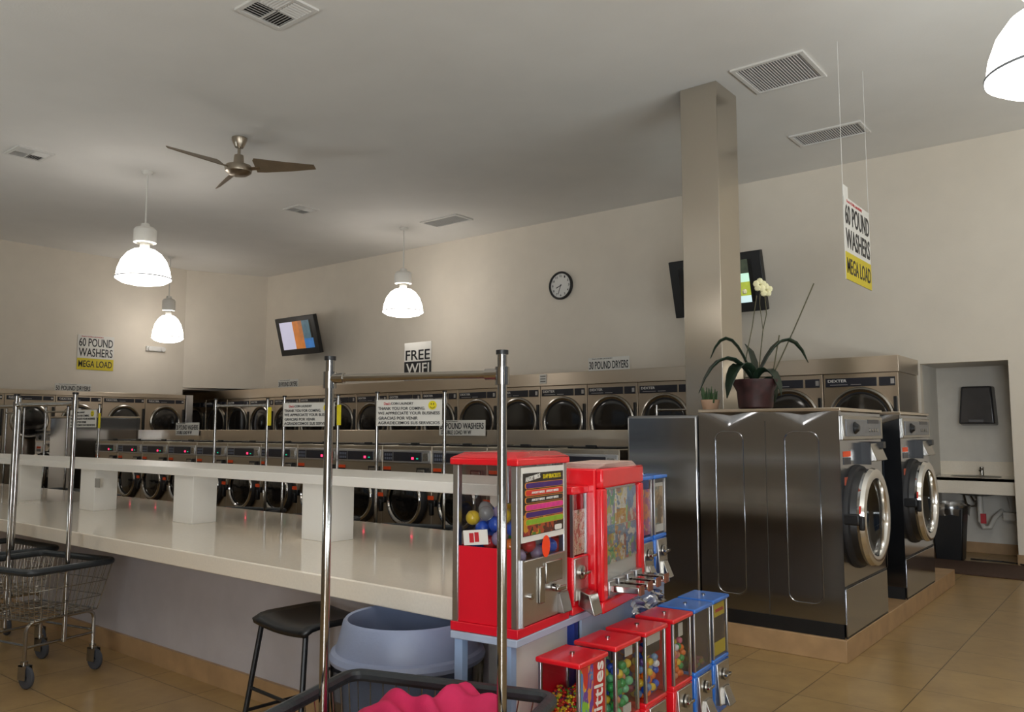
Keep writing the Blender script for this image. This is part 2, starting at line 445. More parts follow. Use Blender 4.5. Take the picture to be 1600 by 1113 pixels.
# ------------------------------------------------------------------ small washers
def make_washer():
    w, h, dp = .672, 1.117, .6
    t = thing('front_load_washer', '', 'washer', group='small front-load washers in a row')
    box(-w/2, w/2, 0, dp, 0, h).build('body', STEELW, t, bevel=.006)
    box(-w/2+.012, w/2-.012, -.014, .002, .955, 1.078).build('control_frame', ALU, t, bevel=.004)
    p = box(-w/2+.035, w/2-.12, -.02, -.013, .972, 1.058).build('control_panel', NAVY, t, bevel=.002)
    box(.085, .115, -.0215, -.0195, .99, 1.012).build('display', LED_R, p)
    box(.15, .175, -.0215, -.0195, .993, 1.005).build('indicator_light', LED_G, p)
    kp = MB()
    for a in range(4):
        for c in range(2): kp.box(-.285+.028*a, -.267+.028*a, -.0222, -.0195, .985+.035*c, 1.008+.035*c)
    kp.build('keypad', mat('keypad_grey', '#6c7283', .4, noise=.1), p)
    box(-.17, -.166, -.0212, -.0195, .974, 1.056).build('divider_line', ALU, p)
    box(w/2-.10, w/2-.03, -.02, -.013, .98, 1.05).build('coin_plate', CHROMED, t, bevel=.002)
    sd = box(-.24, .24, .12, .5, h, h+.016).build('soap_lid', BLACK, t, bevel=.004)
    box(-.05, .05, .1, .125, h+.004, h+.03).build('lid_grip', BLACK, sd, bevel=.004)
    box(w/2-.16, w/2-.035, -.045, .002, .83, .915).build('coin_box', BLACK, t, bevel=.004)
    box(w/2-.145, w/2-.05, -.05, -.044, .84, .9).build('coin_box_face', CHROMED, t, bevel=.002)
    box(-w/2+.02, -w/2+.12, -.006, .001, .885, .915).build('orange_label', ORANGE, t)
    box(-w/2+.02, -w/2+.12, -.005, .001, .862, .884).build('black_label', INK, t)
    door_ring((.015, 0, .606), .262, .05, .05).build('door_gasket', BLACKR, t)
    door_ring((.015, -.03, .606), .238, .04, .035).build('door_ring', CHROME, t)
    disc((.015, -.028, .606), .205, .03).build('door_glass', DARKG, t)
    hd = MB().box(-.31, -.23, -.075, .002, .57, .63); hd.box(-.29, -.255, -.09, -.05, .49, .6)
    hd.build('door_handle', BLACK, t, bevel=.008)
    box(-.315, -.24, -.078, -.073, .632, .668).build('handle_sticker', ORANGE, t)
    return t
w0 = make_washer()
for i in range(13):
    x = -3.32 - .675*(i+.5)
    lab = 'stainless front-load washer with red display in the long row, %s from its right end' % ORD[i]
    if i == 0: w0.location = (x, 5.5, .16); w0['label'] = lab
    else: dup(w0, (x, 5.5, .16), 0, lab)
tag(box(-12.1, -3.3, 6.12, 6.9, .16, 1.43).build('washer_bulkhead', STEELH, bevel=.004), 'long stainless bulkhead standing behind the row of small washers', 'bulkhead')

# ------------------------------------------------------------------ big washers
def make_mega(h=1.412):
    w, dp = .97, .96
    t = thing('large_front_load_washer', '', 'washer', group='big washers')
    box(-w/2+.03, w/2, 0, dp, 0, h).build('body', STEEL, t, bevel=.008)
    box(-w/2-.004, w/2+.004, -.012, dp+.002, h, h+.022).build('top_cap', STEELH, t, bevel=.004)
    # side sheet, dished where it is drawn in under the top edge
    b = MB(); ny, nz = 48, 90; vs = []; fs = []
    for i in range(ny+1):
        y = .004 + (dp-.008)*i/ny
        yc = .242 if y < .48 else .739
        zt = h - .15 + .115*min(1, abs(y-yc)/.235)**.9
        for k in range(nz+1):
            z = .088 + (h-.088)*(1-(1-k/nz)**1.6)
            e = max(0, z-zt)
            vs.append((-w/2 + min(.04, 1.5*e*e), y, z))
    for i in range(ny):
        for k in range(nz):
            a = i*(nz+1)+k; fs.append((a, a+1, a+nz+2, a+nz+1))
    b._add(vs, fs); b.box(-w/2+.001, -w/2+.05, -.001, .004, .088, h-.001); b.box(-w/2+.001, -w/2+.05, dp-.004, dp, .088, h-.001)
    b.build('side_sheet', STEEL, t, angle=60)
    for a, b in ((.132, .352), (.639, .839)):
        pts = [(-w/2-.001, (a+b)/2+p, .735+q) for p, q in rrect(b-a, 1.09, .06)]
        MB().tube(pts, .0055, 6, True).build('pressed_panel', STEEL, t)
    MB().box(-w/2-.0015, -w/2+.002, .478, .482, .09, h-.06).build('panel_seam', VENTD, t)
    MB().box(-w/2-.006, -w/2+.002, .01, dp, .0, .088).box(-w/2+.01, w/2-.01, -.004, .002, 0, .012).build('kick_strip', BLACK, t)
    box(-w/2+.03, w/2-.03, -.02, .002, 1.225, 1.385).build('control_frame', CHROMED, t, bevel=.006)
    p = box(-w/2+.07, w/2-.09, -.026, -.018, 1.25, 1.36).build('control_panel', mat('grey_control_face', '#77787c', .35, .4, noise=.1, nscale=30), t, bevel=.003)
    MB().lathe([(.04, 0), (.04, .008), (.034, .012), (.02, .03), (1e-4, .03)], 24, FACE(-.24, -.026, 1.305)).build('dial', BLACK, p)
    box(.06, .33, -.0285, -.025, 1.335, 1.362).build('display', NAVY, p)
    for k in range(4): MB().cyl((.1+.06*k, -.033, 1.29), (.1+.06*k, -.025, 1.29), .012, n=12).build('button', CHROMED, p)
    cb = MB(); cb.hexa([(-.01, 0, 1.07), (.25, 0, 1.07), (.25, -.1, 1.085), (-.01, -.1, 1.085)], [(-.01, 0, 1.2), (.25, 0, 1.2), (.25, -.055, 1.2), (-.01, -.055, 1.2)])
    c = cb.build('coin_box', CHROMED, t, bevel=.006)
    box(.2, .27, -.085, .002, 1.165, 1.21).build('coin_slot', BLACK, c, bevel=.004)
    box(-.02, -.008, -.06, .002, 1.06, 1.205).build('coin_box_edge', BLACK, c)
    box(-.42, -.27, -.004, .001, 1.12, 1.155).build('orange_notice', ORANGE, t)
    box(-.42, -.27, -.004, .001, 1.07, 1.115).build('dark_notice', NAVY, t)
    box(-.4, -.33, -.004, .001, .9, .99).build('red_notice', mat('faded_red_notice', '#b4553b', .5, noise=.1), t)
    z = .728; cx = -.14
    door_ring((cx, 0, z), .335, .06, .04, 56).build('door_gasket', BLACKR, t)
    MB().lathe([(.318, 0), (.305, .05), (.295, .07), (.27, .07), (.27, 0)], 56, FACE(cx, -.02, z)).build('door_rim_back', BLACK, t)
    MB().lathe([(.308, .055), (.316, .075), (.308, .1), (.285, .108), (.25, .1), (.243, .07), (.243, .03)], 56, FACE(cx, -.02, z)).build('door_ring', mat('bright_chrome', '#d8d6d2', .12, 1, bump=.01), t)
    MB().lathe([(.245, .05), (.215, .02), (.15, -.005), (1e-4, -.012)], 56, FACE(cx, -.02, z)).build('door_glass', DARKG, t)
    hd = MB().box(cx-.335, cx-.28, -.1, .002, z-.03, z+.04).box(cx-.325, cx-.295, -.125, -.09, z-.06, z+.03)
    hd.build('door_handle', BLACK, t, bevel=.01)
    box(cx-.33, cx-.285, -.104, -.098, z+.042, z+.09).build('handle_sticker', mat('bright_red_sticker', '#e5392b', .5, noise=.03), t)
    MB().cyl((cx+.325, -.05, z-.06), (cx+.325, -.05, z+.06), .018, n=12).build('door_hinge', CHROMED, t)
    MB().box(-w/2+.005, w/2-.005, -.004, .001, .305, .315).build('lower_seam', VENTD, t)
    box(-w/2+.008, w/2-.008, -.007, .001, .012, .302).build('lower_panel', STEEL, t, bevel=.003)
    return t
m0 = make_mega()
m0.location = (-1.61, 5.815, .138); m0.rotation_euler = (0, 0, R90)
m0['label'] = 'big stainless front-load washer nearest the camera, side panel with pressed ovals'
dup(m0, (-1.61, 7.33, .138), R90, 'big stainless front-load washer beside the sink alcove, beyond the gap')
tag(box(-3.16, -2.585, 5.34, 6.85, .138, 1.535).build('steel_end_cabinet', STEEL, bevel=.02), 'plain stainless cabinet backing onto the big washer, left of the orchid', 'cabinet')
dup(m0, (-13.45, 5.9, .16), -R90, 'big stainless washer at the far left end of the small washer row, side panel facing', scale=(1, .9, 1.03))
dup(m0, (-14.35, 5.75, .0), 0, 'big stainless washer standing by the left wall, dark control panel facing')
# ------------------------------------------------------------------ column
struct(box(-3.46, -3.09, 6.92, 7.38, .138, CZ).build('column', mat('column_steel', '#cdc5b8', .24, 1, streak=(2.5, 2.5, 70)), bevel=.004))

# ------------------------------------------------------------------ folding counter
t = thing('folding_counter', 'long cream folding counter with a raised white shelf on square posts', 'counter', (0, 2.33, 0))
box(-11, -2.13, 0, 1.52, .708, .795).build('countertop', QUARTZ, t, bevel=.006)
box(-10.9, -2.25, .33, .41, .1, .706).build('base_panel', PANELG, t)
box(-2.28, -2.2, .335, 1.2, .0, .706).build('end_panel', LAMIN, t)
box(-10.9, -2.24, .31, .335, 0, .115).build('tile_base', TILEB, t)
box(-10.9, -2.28, 1.12, 1.2, 0, .706).build('rear_panel', PANELG, t)
u = box(-11, -2.12, .65, 1.22, 1.118, 1.172).build('upper_shelf', LAMIN, t, bevel=.004)
for x in (-3.98, -5.42, -6.86, -8.3, -9.74, -2.54):
    box(x, x+.25, .68, .86, .795, 1.118).build('shelf_post', LAMIN, t, bevel=.003)
box(-6.6, -6.52, .676, .68, .98, 1.05).build('outlet_plate', mat('grey_outlet', '#9a968f', .5, noise=.1), t)

# ------------------------------------------------------------------ carts
def make_cart():
    t = thing('laundry_cart', '', 'cart', group='wire laundry carts with hanging racks')
    L, W = .69, .53; l, w_ = .59, .42; zt, zb = .625, .36
    MB().tube([(x, y, zt+.015) for x, y in rrect(L, W, .05)], .02, 10, True, 1).build('rim_bumper', BUMPER, t)
    b = MB()
    def lerp(a, c, f): return a + (c-a)*f
    for f, r in ((0, .0035), (.36, .003), (.7, .003), (1, .004)):
        b.tube([(x, y, lerp(zt, zb, f)) for x, y in rrect(lerp(L, l, f), lerp(W, w_, f), .04)], r, 5, True)
    for i in range(15):
        f = -.47 + .94*i/14
        for s in (-1, 1): b.cyl((L*f, s*W/2, zt), (l*f, s*w_/2, zb), .0022, n=5)
    for i in range(11):
        f = -.46 + .92*i/10
        for s in (-1, 1): b.cyl((s*L/2, W*f, zt), (s*l/2, w_*f, zb), .0022, n=5)
        b.cyl((-l/2, w_*f, zb), (l/2, w_*f, zb), .0025, n=5)
    for i in range(5): b.cyl((l*(-.4+.2*i), -w_/2, zb-.004), (l*(-.4+.2*i), w_/2, zb-.004), .003, n=5)
    b.build('wire_basket', CHROMED, t)
    fr = MB(); X, Y = .25, .21
    for s in (-1, 1):
        pts = [(s*X, -Y, .14), (s*X, -Y, .30)] + [(s*X, -Y+.05*(1-math.cos(a)), .30+.05*math.sin(a)) for a in (.5, 1.0, 1.57)] + \
              [(s*X, Y-.05*(1-math.cos(a)), .30+.05*math.sin(a)) for a in (1.57, 1.0, .5)] + [(s*X, Y, .30), (s*X, Y, .14)]
        fr.tube(pts, .011, 8)
        fr.cyl((s*X, -Y, .215), (s*X, Y, .215), .008, n=8)
        fr.cyl((-X, s*Y, .23), (X, s*Y, .23), .008, n=8)
        fr.cyl((-X, s*.12, .345), (X, s*.12, .345), .008, n=8)
    fr.build('frame', CHROMED, t)
    for sx in (-1, 1):
        for sy in (-1, 1):
            f = MB().cyl((sx*X, sy*Y, .125), (sx*X, sy*Y, .145), .02, n=12)
            f.box(sx*X-.002-.018, sx*X+.045, sy*Y-.022, sy*Y-.018, .05, .128).box(sx*X-.02, sx*X+.045, sy*Y+.018, sy*Y+.022, .05, .128).box(sx*X-.02, sx*X+.02, sy*Y-.022, sy*Y+.022, .122, .128)
            c = f.build('caster', CHROMED, t)
            MB().lathe([(.02, -.012), (.048, -.012), (.06, -.008), (.0625, 0), (.06, .008), (.048, .012), (.02, .012)], 24,
                       Matrix.Translation((sx*X+.025, sy*Y, .0625)) @ FY).build('wheel', mat('grey_rubber_wheel', '#43464d', .5, noise=.15), c)
    PX, H = .28, 1.64
    for s in (-1, 1):
        p = MB().cyl((s*PX, 0, .21), (s*PX, 0, H), .0135, n=16).build('pole', CHROME, t)
        MB().cyl((s*PX, 0, H), (s*PX, 0, H+.012), .0175, n=16).build('pole_cap', BLACK, p)
        q = MB().cyl((s*PX, 0, 1.555), (s*PX, 0, 1.605), .02, n=16).cyl((s*PX, 0, 1.585), (s*(PX-.05), 0, 1.585), .016, n=12)
        q.build('bracket', CHROME, p)
    MB().cyl((-PX, 0, 1.585), (PX, 0, 1.585), .0115, n=16).build('hanging_bar', CHROMED, t)
    return t
cart = make_cart()
cart.location = (-1.70, 1.665, 0); cart.rotation_euler = (0, 0, math.radians(18))
cart['label'] = 'wire laundry cart in front of the trash can with magenta cloth inside'
dup(cart, (-5.32, 2.105, 0), math.radians(12), 'wire laundry cart by the left end of the counter, fully in view')
dup(cart, (-6.17, 2.16, 0), math.radians(3), 'wire laundry cart nested behind the first one at far left')
def two(a, b, label, sc=1.045):
    a, b = Vector(a), Vector(b); c = (a+b)/2; d = b-a
    return dup(cart, (c.x, c.y, 0), math.atan2(d.y, d.x), label, scale=(1, 1, sc))
R3 = two((-4.79, 4.30), (-4.25, 4.52), 'wire laundry cart behind the counter carrying the clearest thank-you sign')
R2 = two((-5.97, 4.30), (-5.42, 4.45), 'wire laundry cart behind the counter carrying the second thank-you sign')
R1 = two((-7.06, 4.30), (-6.52, 4.53), 'wire laundry cart behind the counter with a bare hanging bar, between signed ones')
R4 = two((-10.1, 4.30), (-9.52, 4.36), 'wire laundry cart behind the counter with the leftmost thank-you sign')
R5 = two((-11.1, 4.42), (-10.6, 4.45), 'bare wire laundry cart behind the counter, left of the leftmost sign')
R6 = two((-12.2, 4.35), (-11.65, 4.36), 'bare wire laundry cart behind the counter at the far left edge')
R7 = dup(cart, (-4.12, 8.1, 0), .05, 'wire laundry cart standing beyond the big steel washers, only its bar showing', scale=(1, 1, 1.04))

def sign(name, label, cat, w, h, rows, bands=(), loc=(0, 0, 0), rotz=0., group=None, th=.008, parent=None):
    t = thing(name, label, cat, loc, rotz, group)
    box(-w/2, w/2, 0, th, 0, h).build('board', PAPER, t, bevel=.001)
    for x0, x1, z0, z1, m in bands:
        box(x0, x1, -.0015, .001, z0, z1).build('colour_band', m, t)
    for s, x, z, tw, thh, m in rows:
        letter(s, tw, thh, m, t, x, -.0025, z)
    return t
def smiley(t, x, z, r):
    o = MB().lathe([(r, 0), (r, .002), (1e-4, .002)], 24, FACE(x, -.0005, z)).build('smiley_face', YELL2, t)
    f = MB()
    for s in (-1, 1): f.lathe([(r*.13, 0), (r*.13, .001), (1e-4, .001)], 10, FACE(x+s*r*.28, -.0025, z+r*.3) @ Matrix.Diagonal((.8, 1.7, 1, 1)))
    f.tube([(x+r*.6*math.cos(a), -.003, z-.05*r+r*.6*math.sin(a)) for a in [PI*(1.12+.76*i/8) for i in range(9)]], r*.06, 6)
    f.build('smile', INK, o)
def thanks(a, b, label):
    a, b = Vector(a), Vector(b); d = b-a; c = (a+b)/2
    w, h = d.length-.04, .2
    n = Vector((d.y, -d.x)).normalized()
    z0 = 1.46
    t = sign('thank_you_sign', label, 'sign', w, h, [
        ("Dee's", -w*.33, h*.86, w*.1, h*.11, REDINK), ('COIN LAUNDRY', -w*.1, h*.86, w*.34, h*.1, INK),
        ('THANK YOU FOR COMING.', -w*.11, h*.67, w*.72, h*.115, INK), ('WE APPRECIATE YOUR BUSINESS', 0, h*.49, w*.94, h*.115, INK),
        ('GRACIAS POR VENIR', -w*.16, h*.3, w*.6, h*.115, INK), ('AGRADECEMOS SUS SERVICIOS', 0, h*.12, w*.94, h*.115, INK)],
        loc=(c.x + n.x*.034, c.y + n.y*.034, z0-.02+.02), rotz=math.atan2(d.y, d.x), group='thank-you signs on the carts')
    smiley(t, w*.36, h*.78, h*.17)
thanks((-4.79, 4.30), (-4.25, 4.52), 'white thank-you sign with yellow smiley on the cart right of the others')
thanks((-5.97, 4.30), (-5.42, 4.45), 'white thank-you sign partly hidden by the near chrome pole')
thanks((-10.1, 4.30), (-9.52, 4.36), 'small looking white thank-you sign on the cart far to the left')
for loc, rz, lab in (((-5.405, 4.452, 1.47), .3, 'narrow yellow tag on the pole of the cart with the second thank-you sign'),
                     ((-6.505, 4.535, 1.47), .4, 'narrow yellow tag on the pole of the cart with the bare bar'),
                     ((-9.505, 4.362, 1.45), .1, 'narrow yellow tag on the pole of the cart with the leftmost sign')):
    tag(box(-.018, .022, -.018, -.014, 0, .17).build('yellow_tag', YELL2, loc=loc, rotz=rz), lab, 'tag', 'yellow tags on cart poles')

# ------------------------------------------------------------------ wall signs
def big_sign(label, loc, rotz, w=.66, h=.66):
    return sign('washer_sign', label, 'sign', w, h, [
        ("Dee's COIN LAUNDRY", -w*.1, h*.955, w*.6, h*.035, REDINK),
        ('60 POUND', 0, h*.79, w*.93, h*.24, INK), ('WASHERS', 0, h*.5, w*.93, h*.24, INK), ('MEGA LOAD', 0, h*.17, w*.92, h*.19, INK)],
        [(-w/2, w/2, 0, h*.33, YELLOW)], loc, rotz, 'sixty pound washer signs')
big_sign('white and yellow 60 pound washers sign high on the left wall', (-15.39, 6.92, 2.53), R90, .66, .64)
t = big_sign('white and yellow 60 pound washers sign hanging on strings from the ceiling at right', (-1.96, 7.2, 2.66), R90, .74, .70)
MB().cyl((-.37, .004, .69), (-.37, .004, 2.02), .002, n=6).build('string', WHITE, t)
MB().cyl((.37, .004, .69), (.37, .004, 2.02), .002, n=6).build('string', WHITE, t)
MB().box(-.37, -.25, -.002, .003, .62, .79).build('torn_corner', PAPER, t)
def dryer_sign(text, label, loc, rotz, w, h=.18):
    return sign('dryer_sign', label, 'sign', w, h, [("Dee's COIN LAUNDRY", -w*.15, h*.9, w*.5, h*.08, INK), (text, 0, h*.42, w*.95, h*.58, INK)], (), loc, rotz, 'dryer capacity signs')
dryer_sign('30 POUND DRYERS', 'white 30 pound dryers sign above the back row, just left of the column', (-5.76, 9.28, 2.222), 0, .64)
dryer_sign('30 POUND DRYERS', 'small white 30 pound dryers sign above the back row, below the left television', (-12.78, 9.28, 2.222), 0, .6, .15)
dryer_sign('50 POUND DRYERS', 'white 50 pound dryers sign above the dryers on the left wall', (-15.2, 6.47, 2.112), R90, .62, .14)
w, h = .61, .62
sign('wifi_sign', 'black and white FREE WIFI sign standing on the back dryer header', 'sign', w, h,
     [('FREE', 0, h*.67, w*.9, h*.26, INK), ('WIFI', 0, h*.32, w*.85, h*.26, PAPER)], [(-w/2, w/2, 0, h*.5, INK)], (-9.35, 9.27, 2.222), 0)
def load_sign(label, loc, w=.62, h=.155):
    return sign('washer_sign', label, 'sign', w, h, [("Dee's COIN LAUNDRY", -w*.25, h*.93, w*.35, h*.07, INK), ('20 POUND WASHERS', 0, h*.63, w*.95, h*.4, INK),
                ('DOUBLE LOAD W W', -w*.12, h*.22, w*.66, h*.26, INK)], (), loc, 0, 'double load washer signs')
load_sign('white 20 pound washers sign on the bulkhead behind the near chrome pole', (-5.52, 6.10, 1.372))
load_sign('white 20 pound washers sign on the bulkhead below the left wall dryers', (-10.69, 6.10, 1.355), .6, .175)
t = thing('small_notice', 'small printed paper notice taped on the dryer header above the back row', 'sign', (-6.81, 9.226, 2.08))
box(-.06, .06, 0, .008, 0, .13).build('board', PAPER, t, bevel=.001)
b = MB()
for k in range(3): b.box(-.045, .045, -.0015, .001, .022+.036*k, .036+.036*k)
b.build('printed_lines', mat('grey_ink', '#77716a', .5, noise=.1), t)
tag(MB().box(-.035, .035, 0, .004, 0, .26).build('paper_tag', PAPER, loc=(-9.06, 9.208, 1.62)), 'white paper strip hung on a dryer door below the FREE WIFI sign', 'tag')

# ------------------------------------------------------------------ televisions
def tv(label, loc, cells, w, h=.745):
    t = thing('wall_television', label, 'television', loc, 0, 'televisions hung on the back wall')
    T = Matrix.Rotation(math.radians(15), 4, 'X')
    def tb(x0, x1, y0, y1, z0, z1): return MB().box(x0, x1, y0, y1, z0, z1, T)
    tb(-w/2, w/2, 0, .09, -h/2, h/2).build('case', BLACK, t, bevel=.01)
    s = tb(-w*.40, w*.40, -.002, .002, -h*.34, h*.38).build('screen', mat('screen_black', '#0b0b0d', .12, noise=.05), t)
    for x0, x1, z0, z1, m in cells:
        tb(-w*.4+w*.8*x0, -w*.4+w*.8*x1, -.004, 0, -h*.34+h*.72*z0, -h*.34+h*.72*z1).build('screen_image', m, s)
    MB().box(-.12, .12, .05, .40, -.12, .12).build('wall_bracket', BLACK, t)
    return t
E_ = 1.3
tv('black television tilted on the back wall at left, orange picture showing', (-13.0, 9.62, 3.24), [
    (0, .42, 0, 1, mat('screen_white', '#c9c6dc', .3, emit=.35, noise=.02)), (.42, .72, 0, 1, mat('screen_orange', '#c8793a', .3, emit=.3, noise=.25, nscale=6)),
    (.6, .95, .3, 1, mat('screen_teal', '#4d6a78', .3, emit=.3, noise=.3, nscale=8)), (.72, 1, 0, .35, mat('screen_blue', '#3d78b8', .3, emit=.3, noise=.2, nscale=9))], 1.2)
tv('black television tilted on the back wall behind the steel column', (-4.36, 9.62, 3.26), [
    (.08, .95, .68, 1, mat('screen_dark', '#3e4634', .3, emit=.25, noise=.5, nscale=9)), (.08, .95, .48, .68, mat('screen_mint', '#bfe8cf', .3, emit=.5, noise=.05)),
    (.08, .95, .16, .48, mat('screen_lime', '#a8b440', .3, emit=.4, noise=.25, nscale=9)), (.08, .95, 0, .16, mat('screen_pale', '#c9e2e4', .3, emit=.5, noise=.04))], 1.24)

# clock
t = thing('wall_clock', 'round white clock with black rim on the back wall', 'clock', (-7.13, YB, 3.64))
MB().lathe([(.215, 0), (.22, .03), (.21, .045), (.19, .045), (.185, .02)], 40, FACE(0, 0, 0)).build('rim', BLACK, t)
MB().lathe([(.19, .0), (.19, .022), (1e-4, .022)], 40, FACE(0, 0, 0)).build('dial', WHITE, t)
for k in range(12):
    a = PI/2 - 2*PI*k/12
    letter(str(k or 12), .022 if 0 < k < 10 else .036, .034, INK, t, .15*math.cos(a), -.024, .15*math.sin(a), name='numeral')
def hand(a, L, wd): return MB().box(-wd, wd, -.028, -.025, -.02, L, Matrix.Rotation(a, 4, 'Y'))
hand(math.radians(-112), .09, .006).build('hour_hand', INK, t)
hand(math.radians(-160), .14, .004).build('minute_hand', INK, t)
t = thing('emergency_light', 'small white emergency light high on the left wall below a pendant lamp', 'light', (-15.4, 8.05, 2.96), R90)
box(-.19, .19, -.06, 0, 0, .1).build('housing', WHITE, t, bevel=.015)
for s in (-1, 1): MB().cyl((s*.13, -.06, .05), (s*.13, -.1, .045), .04, .045, 16).build('lamp_head', WHITE, t)

# ------------------------------------------------------------------ pendants
def make_pendant():
    t = thing('pendant_lamp', '', 'lamp', group='bell shaped pendant lamps')
    prof = [(.075, 0), (.13, -.012), (.2, -.06), (.265, -.15), (.305, -.26), (.325, -.385)]
    MB().lathe(prof, 40).build('shade', LAMPM, t, angle=60)
    MB().lathe([(.326, -.362), (.331, -.362), (.331, -.376), (.326, -.376)], 40, closed=True).build('rim_band', RIM, t)
    MB().lathe([(.325, -.385), (.26, -.425), (.15, -.45), (1e-4, -.46)], 40).build('lens', LAMPM, t, angle=60)
    MB().lathe([(.06, .0), (.06, .06), (.05, .075), (1e-4, .075)], 24).build('neck', WHITEM, t)
    MB().lathe([(.1, .07), (.135, .08), (.135, .24), (.11, .27), (.06, .28), (.05, .32), (1e-4, .32)], 24).box(-.155, -.125, -.05, .05, .1, .24).build('ballast_housing', WHITEM, t)
    MB().cyl((0, 0, .3), (0, 0, .96), .011, n=12).build('stem', WHITEM, t)
    MB().lathe([(.07, .995), (.07, .975), (.05, .95), (.02, .945), (1e-4, .945)], 24).build('canopy', WHITEM, t)
    return t
p0 = make_pendant(); TOP = CZ-.995
p0.location = (-9.85, 4.965, TOP); p0['label'] = 'lit bell pendant lamp at left, largest of the fully visible ones'
dup(p0, (-9.41, 8.99, TOP), 0, 'lit bell pendant lamp in the middle, above the FREE WIFI sign')
dup(p0, (-14.45, 7.79, TOP-.12), 0, 'small looking lit bell pendant lamp farthest off, near the left wall', scale=(.86, .86, 1.13))
dup(p0, (-.345, 5.03, TOP), 0, 'lit bell pendant lamp cut off by the right edge of the picture')


for x, y, lab in ((-5.1, .35, 'added unseen lit bell pendant lamp over the near end of the folding counter'), (-.35, .1, 'added unseen lit bell pendant lamp near the entrance')):
    dup(p0, (x, y, TOP), 0, lab)  # out-of-view lamps added to brighten the ceiling, counter and washer sides

# ------------------------------------------------------------------ ceiling fan
t = thing('ceiling_fan', 'three bladed brushed nickel ceiling fan', 'fan', (-7.9, 5.01, CZ))
MB().lathe([(.085, 0), (.085, -.02), (.06, -.08), (.045, -.11), (1e-4, -.11)], 28).build('canopy', NICKEL, t)
MB().cyl((0, 0, -.1), (0, 0, -.22), .017, n=14).build('downrod', NICKEL, t)
MB().lathe([(.03, -.19), (.05, -.2), (.06, -.3), (.075, -.315), (.14, -.32), (.15, -.345), (.14, -.39), (.1, -.42), (1e-4, -.425)], 36).build('motor', NICKEL, t)
for k in range(3):
    a = math.radians((-87, 35, 163)[k])
    Mx = Matrix.Rotation(a, 4, 'Z') @ Matrix.Translation((0, 0, -.35)) @ Matrix.Rotation(math.radians(-33), 4, 'X')
    b = MB().prism([(.19, -.11), (.21, -.135), (.55, -.075), (.86, -.03), (.87, .03), (.6, .05), (.3, .06), (.2, .055)], -.004, .004, Mx).build('blade', BLADE, t)
    MB().box(.1, .24, -.02, .02, -.01, .0, Mx).build('blade_arm', NICKEL, b)

# ------------------------------------------------------------------ vents
def register(label, cx, cy, w, d):
    t = thing('ceiling_register', label, 'vent', (cx, cy, CZ), 0, 'white louvred ceiling registers')
    f = MB()
    for a in ((-w/2, w/2, -d/2, -d/2+.035), (-w/2, w/2, d/2-.035, d/2), (-w/2, -w/2+.035, -d/2+.035, d/2-.035), (w/2-.035, w/2, -d/2+.035, d/2-.035)):
        f.box(*a, -.018, 0)
    f.box(-.008, .008, -d/2+.03, d/2-.03, -.014, 0).box(-w/2+.03, w/2-.03, -.008, .008, -.014, 0)
    f.build('frame', VENTW, t)
    box(-w/2+.02, w/2-.02, -d/2+.02, d/2-.02, -.003, 0).build('duct_opening', VENTD, t)
    for qx in (-1, 1):
        for qy in (-1, 1):
            lv = MB(); n = 6; ax = qx*qy > 0
            for i in range(n):
                s = (i+.5)/n
                L = (w if not ax else d)/2-.045
                M = Matrix.Translation((qx*(w/4-.01) if not ax else qx*(.012+s*(w/2-.05)), qy*(d/4-.01) if ax else qy*(.012+s*(d/2-.05)), -.011))
                if ax: lv.box(-.001, .001, -L/2, L/2, -.013, .013, M @ Matrix.Rotation(qx*.9, 4, 'Y'))
                else: lv.box(-L/2, L/2, -.001, .001, -.013, .013, M @ Matrix.Rotation(-qy*.9, 4, 'X'))
            lv.build('louver_bank', VENTW, t)
register('white louvred ceiling register at the top edge, nearest the camera', -5.19, 3.58, .5, .42)
register('white louvred ceiling register at far left, left of the pendant lamp', -10.27, 3.75, .42, .4)
register('white louvred ceiling register beyond the ceiling fan', -9.78, 7.26, .38, .38)
def grille(label, cx, cy, w, d):
    t = thing('return_grille', label, 'vent', (cx, cy, CZ), 0, 'grey filtered ceiling return grilles')
    f = MB()
    for a in ((-w/2, w/2, -d/2, -d/2+.04), (-w/2, w/2, d/2-.04, d/2), (-w/2, -w/2+.04, -d/2+.04, d/2-.04), (w/2-.04, w/2, -d/2+.04, d/2-.04)):
        f.box(*a, -.02, 0)
    f.build('frame', VENTW, t, bevel=.004)
    box(-w/2+.03, w/2-.03, -d/2+.03, d/2-.03, -.006, 0).build('filter_mesh', GREYG, t)
    s = MB(); n = int(w/.025)
    for i in range(1, n): s.box(-w/2+i*w/n-.0012, -w/2+i*w/n+.0012, -d/2+.035, d/2-.035, -.014, -.004)
    s.build('grille_bars', VENTW, t)
grille('grey ceiling return grille beside the steel column top, largest of the three', -2.57, 7.12, .66, .66)
grille('grey ceiling return grille near the back wall above the hanging sign', -2.7, 8.98, .76, .42)
grille('grey ceiling return grille beside the middle pendant lamp', -8.56, 9.08, .77, .4)

